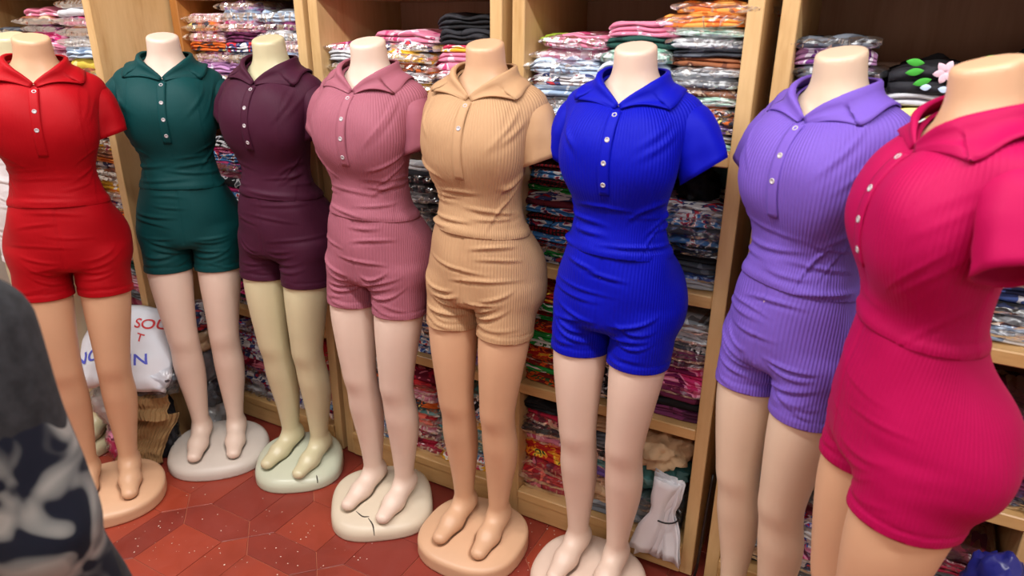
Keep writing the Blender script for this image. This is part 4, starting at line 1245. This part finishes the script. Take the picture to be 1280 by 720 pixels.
# ------------------------------------------------------------------ the person at the left edge (faces -y in local space)
def f_hand(x, y, z, sx):
    """relaxed hand hanging from the wrist at (.235, -.05, .70): palm, four fingers, thumb"""
    wx, wy, wz = .232, -.045, .700
    F = ellipsoid(x, y, z, (wx, wy - .010, wz - .050), (.017, .038, .050))
    for k, (oy, ln) in enumerate(((-.034, .062), (-.013, .070), (.008, .066), (.027, .052))):
        p0 = (wx, wy + oy - .006, wz - .082); p1 = (wx - .006, wy + oy - .010, wz - .082 - ln * .5); p2 = (wx - .020, wy + oy - .012, wz - .082 - ln)
        F = smin(F, capsule(x, y, z, p0, p1, .0090, .0085), .006); F = smin(F, capsule(x, y, z, p1, p2, .0085, .0070), .003)
    t0 = (wx - .006, wy - .036, wz - .035); t1 = (wx - .014, wy - .062, wz - .066); t2 = (wx - .020, wy - .066, wz - .095)
    F = smin(F, capsule(x, y, z, t0, t1, .013, .0105), .010); F = smin(F, capsule(x, y, z, t1, t2, .0105, .0080), .003)
    return F
def f_arms(x, y, z):
    ax = np.abs(x)
    F = capsule(ax, y, z, (.178, .012, 1.190), (.226, .030, .945), .058, .042)
    F = smin(F, capsule(ax, y, z, (.226, .030, .945), (.232, -.040, .715), .039, .026), .02)
    return F
PZ = [.66, .74, .80, .90, .98, 1.06, 1.14, 1.20, 1.25]
PA = [.13, .165, .172, .155, .142, .150, .160, .155, .10]
PBK = [.09, .115, .118, .098, .090, .100, .105, .095, .06]
PFR = [-.08, -.10, -.105, -.105, -.105, -.115, -.112, -.085, -.05]
def f_ptorso(x, y, z):
    a = crom(z, PZ, PA); yb = crom(z, PZ, PBK); yf = crom(z, PZ, PFR); c = (yf + yb) / 2; b = (yb - yf) / 2
    F = (np.sqrt((x / a)**2 + ((y - c) / b)**2) - 1) * np.minimum(a, b)
    F = smax(F, .70 - z, .04); F = smax(F, z - 1.245, .03)
    return smin(F, capsule(np.abs(x), y, z, (.03, .012, 1.236), (.170, .012, 1.190), .045, .050), .04)
def f_plegs(x, y, z):
    ax = np.abs(x)
    F = capsule(ax, y, z, (.088, .0, .76), (.090, -.010, .43), .085, .055)
    F = smin(F, capsule(ax, y, z, (.090, -.010, .43), (.090, .020, .09), .054, .036), .02)
    ft = capsule(ax, y, z * 1.3, (.090, .035, .052), (.100, -.13, .045), .040, .036)
    return smin(F, ft, .03)
def f_head(x, y, z):
    F = ellipsoid(x, y, z, (0, .005, 1.425), (.074, .092, .105))
    F = smin(F, ellipsoid(x, y, z, (0, -.030, 1.365), (.052, .055, .052)), .03)
    F = smin(F, capsule(x, y, z, (0, .020, 1.22), (0, .008, 1.36), .052, .046), .03)
    F = smin(F, capsule(x, y, z, (0, -.086, 1.425), (0, -.106, 1.392), .007, .013), .012)          # nose
    F = smin(F, capsule(np.abs(x), y, z, (.002, -.080, 1.358), (.018, -.076, 1.359), .008, .006), .006)  # lips
    F = smin(F, ellipsoid(np.abs(x), y, z, (.076, .012, 1.405), (.010, .020, .030)), .008)          # ears
    F = smax(F, -ellipsoid(np.abs(x), y, z, (.030, -.088, 1.418), (.014, .012, .009)), .006)       # eye sockets
    return F
def f_person(x, y, z):
    F = smin(f_ptorso(x, y, z), f_plegs(x, y, z), .04)
    F = smin(F, f_head(x, y, z), .03)
    F = smin(F, f_arms(x, y, z), .03)
    return smin(F, f_hand(np.abs(x), y, z, 1), .012)
V, Q = surface_nets(f_person, (-.30, -.20, -.006), (.30, .16, 1.55), .0085)
PROT = radians(208.3)
pe = empty('person', (-1.034, .244, .0), PROT)
tag(pe, 'person in a grey fleece with a pale flower print, back to the room', 'person')
pb = obj('body', mesh_from('person_body', V, Q), plain('person_skin', (150, 104, 80), .5), pe)
def f_sweater(x, y, z):
    F = smin(smin(f_ptorso(x, y, z) - .010, f_arms(x, y, z) - .018, .015), capsule(x, y, z, (0, .018, 1.20), (0, .012, 1.285), .066, .060), .05)
    return F + .006 * np.sin(z * 26 + x * 9) * np.cos(y * 17 + z * 7) * .6
def cut_shell(fn, lo, hi, h, planes, name):
    V, Q = surface_nets(fn, lo, hi, h, 1)
    bm = bmesh.new(); vs = [bm.verts.new(v) for v in V]
    for q in Q: bm.faces.new([vs[i] for i in q])
    for co_, no_ in planes:
        bmesh.ops.bisect_plane(bm, geom=bm.verts[:] + bm.edges[:] + bm.faces[:], plane_co=co_, plane_no=no_, dist=1e-5, clear_outer=True)
    m = bpy.data.meshes.new(name); bm.to_mesh(m); bm.free()
    m.polygons.foreach_set('use_smooth', [True] * len(m.polygons)); return m
def fleece():
    k = NT('grey_fleece_with_print'); b = k.bsdf(Roughness=.95)
    b.inputs['Sheen Weight'].default_value = .03
    b.inputs['Specular IOR Level'].default_value = .1
    tc = k.n('ShaderNodeTexCoord'); sp = k.n('ShaderNodeSeparateXYZ'); k.l(tc, 'Object', sp, 0)
    n1 = k.n('ShaderNodeTexNoise'); n1.inputs['Scale'].default_value = 13; n1.inputs['Detail'].default_value = 1.5; n1.inputs['Distortion'].default_value = .8; k.l(tc, 'Object', n1, 'Vector')
    pr = k.ramp([(0.0, lin((16, 19, 30))), (0.46, lin((24, 27, 38))), (0.50, lin((96, 98, 98))), (0.62, lin((140, 140, 136)))]); k.l(n1, 0, pr, 0)
    n2 = k.n('ShaderNodeTexNoise'); n2.inputs['Scale'].default_value = 60; k.l(tc, 'Object', n2, 'Vector')
    gr = k.ramp([(0.3, lin((34, 34, 36))), (0.7, lin((48, 48, 51)))]); k.l(n2, 0, gr, 0)
    wv = k.n('ShaderNodeMath', operation='MULTIPLY_ADD'); wv.inputs[1].default_value = .12; k.l(n1, 0, wv, 0); k.l(sp, 2, wv, 2)
    m1 = k.n('ShaderNodeMath', operation='LESS_THAN'); m1.inputs[1].default_value = 1.15; k.l(wv, 0, m1, 0)
    m2 = k.n('ShaderNodeMath', operation='GREATER_THAN'); m2.inputs[1].default_value = -.012; k.l(sp, 1, m2, 0)
    mm = k.n('ShaderNodeMath', operation='MULTIPLY'); k.l(m1, 0, mm, 0); k.l(m2, 0, mm, 1)
    mx = k.n('ShaderNodeMix', data_type='RGBA'); k.l(mm, 0, mx, 0); k.l(gr, 0, mx, 6); k.l(pr, 0, mx, 7); k.l(mx, 2, b, 'Base Color')
    return k.m
obj('sweater', cut_shell(f_sweater, (-.335, -.20, .66), (.335, .18, 1.34), .0085, [(Vector((0, 0, .715)), Vector((0, 0, -1))), (Vector((0, 0, 1.285)), Vector((0, -.2, 1)).normalized())], 'sweater'), fleece(), pe)
def f_trousers(x, y, z): return smin(f_ptorso(x, y, z), f_plegs(x, y, z), .04) - .010
obj('trousers', cut_shell(f_trousers, (-.25, -.20, .03), (.25, .16, .82), .0095, [(Vector((0, 0, .10)), Vector((0, 0, -1))), (Vector((0, 0, .80)), Vector((0, 0, 1)))], 'trousers'), plain('dark_trousers', (34, 36, 44), .9), pe)
def f_shoe(x, y, z): return smax(f_plegs(x, y, z) - .007, z - .085, .01)
obj('shoes', cut_shell(f_shoe, (-.2, -.22, -.002), (.2, .14, .11), .008, [(Vector((0, 0, .001)), Vector((0, 0, -1)))], 'shoes'), plain('black_shoes', (24, 22, 22), .5), pe)
def f_hair(x, y, z): return .0022 * np.sin(np.arctan2(x, z - 1.47) * 34) + smax(smax(ellipsoid(x, y, z, (0, .014, 1.432), (.086, .100, .116)), -(y + .040) - (1.47 - z) * .0 - np.where(z > 1.475, .05, 0), .02), 1.33 - z, .02)
V, Q = surface_nets(f_hair, (-.11, -.12, 1.30), (.11, .14, 1.57), .008, 1)
obj('hair', mesh_from('hair', V, Q), plain('black_hair', (20, 16, 15), .5), pe)
ey = bmesh.new(); bmesh.ops.create_uvsphere(ey, u_segments=12, v_segments=8, radius=.0105)
em = bpy.data.meshes.new('eye'); ey.to_mesh(em); ey.free()
for s in (-1, 1):
    obj('eye', em, plain('eye_white', (225, 220, 215), .2) if s < 0 else None, pe, (s * .030, -.081, 1.418))
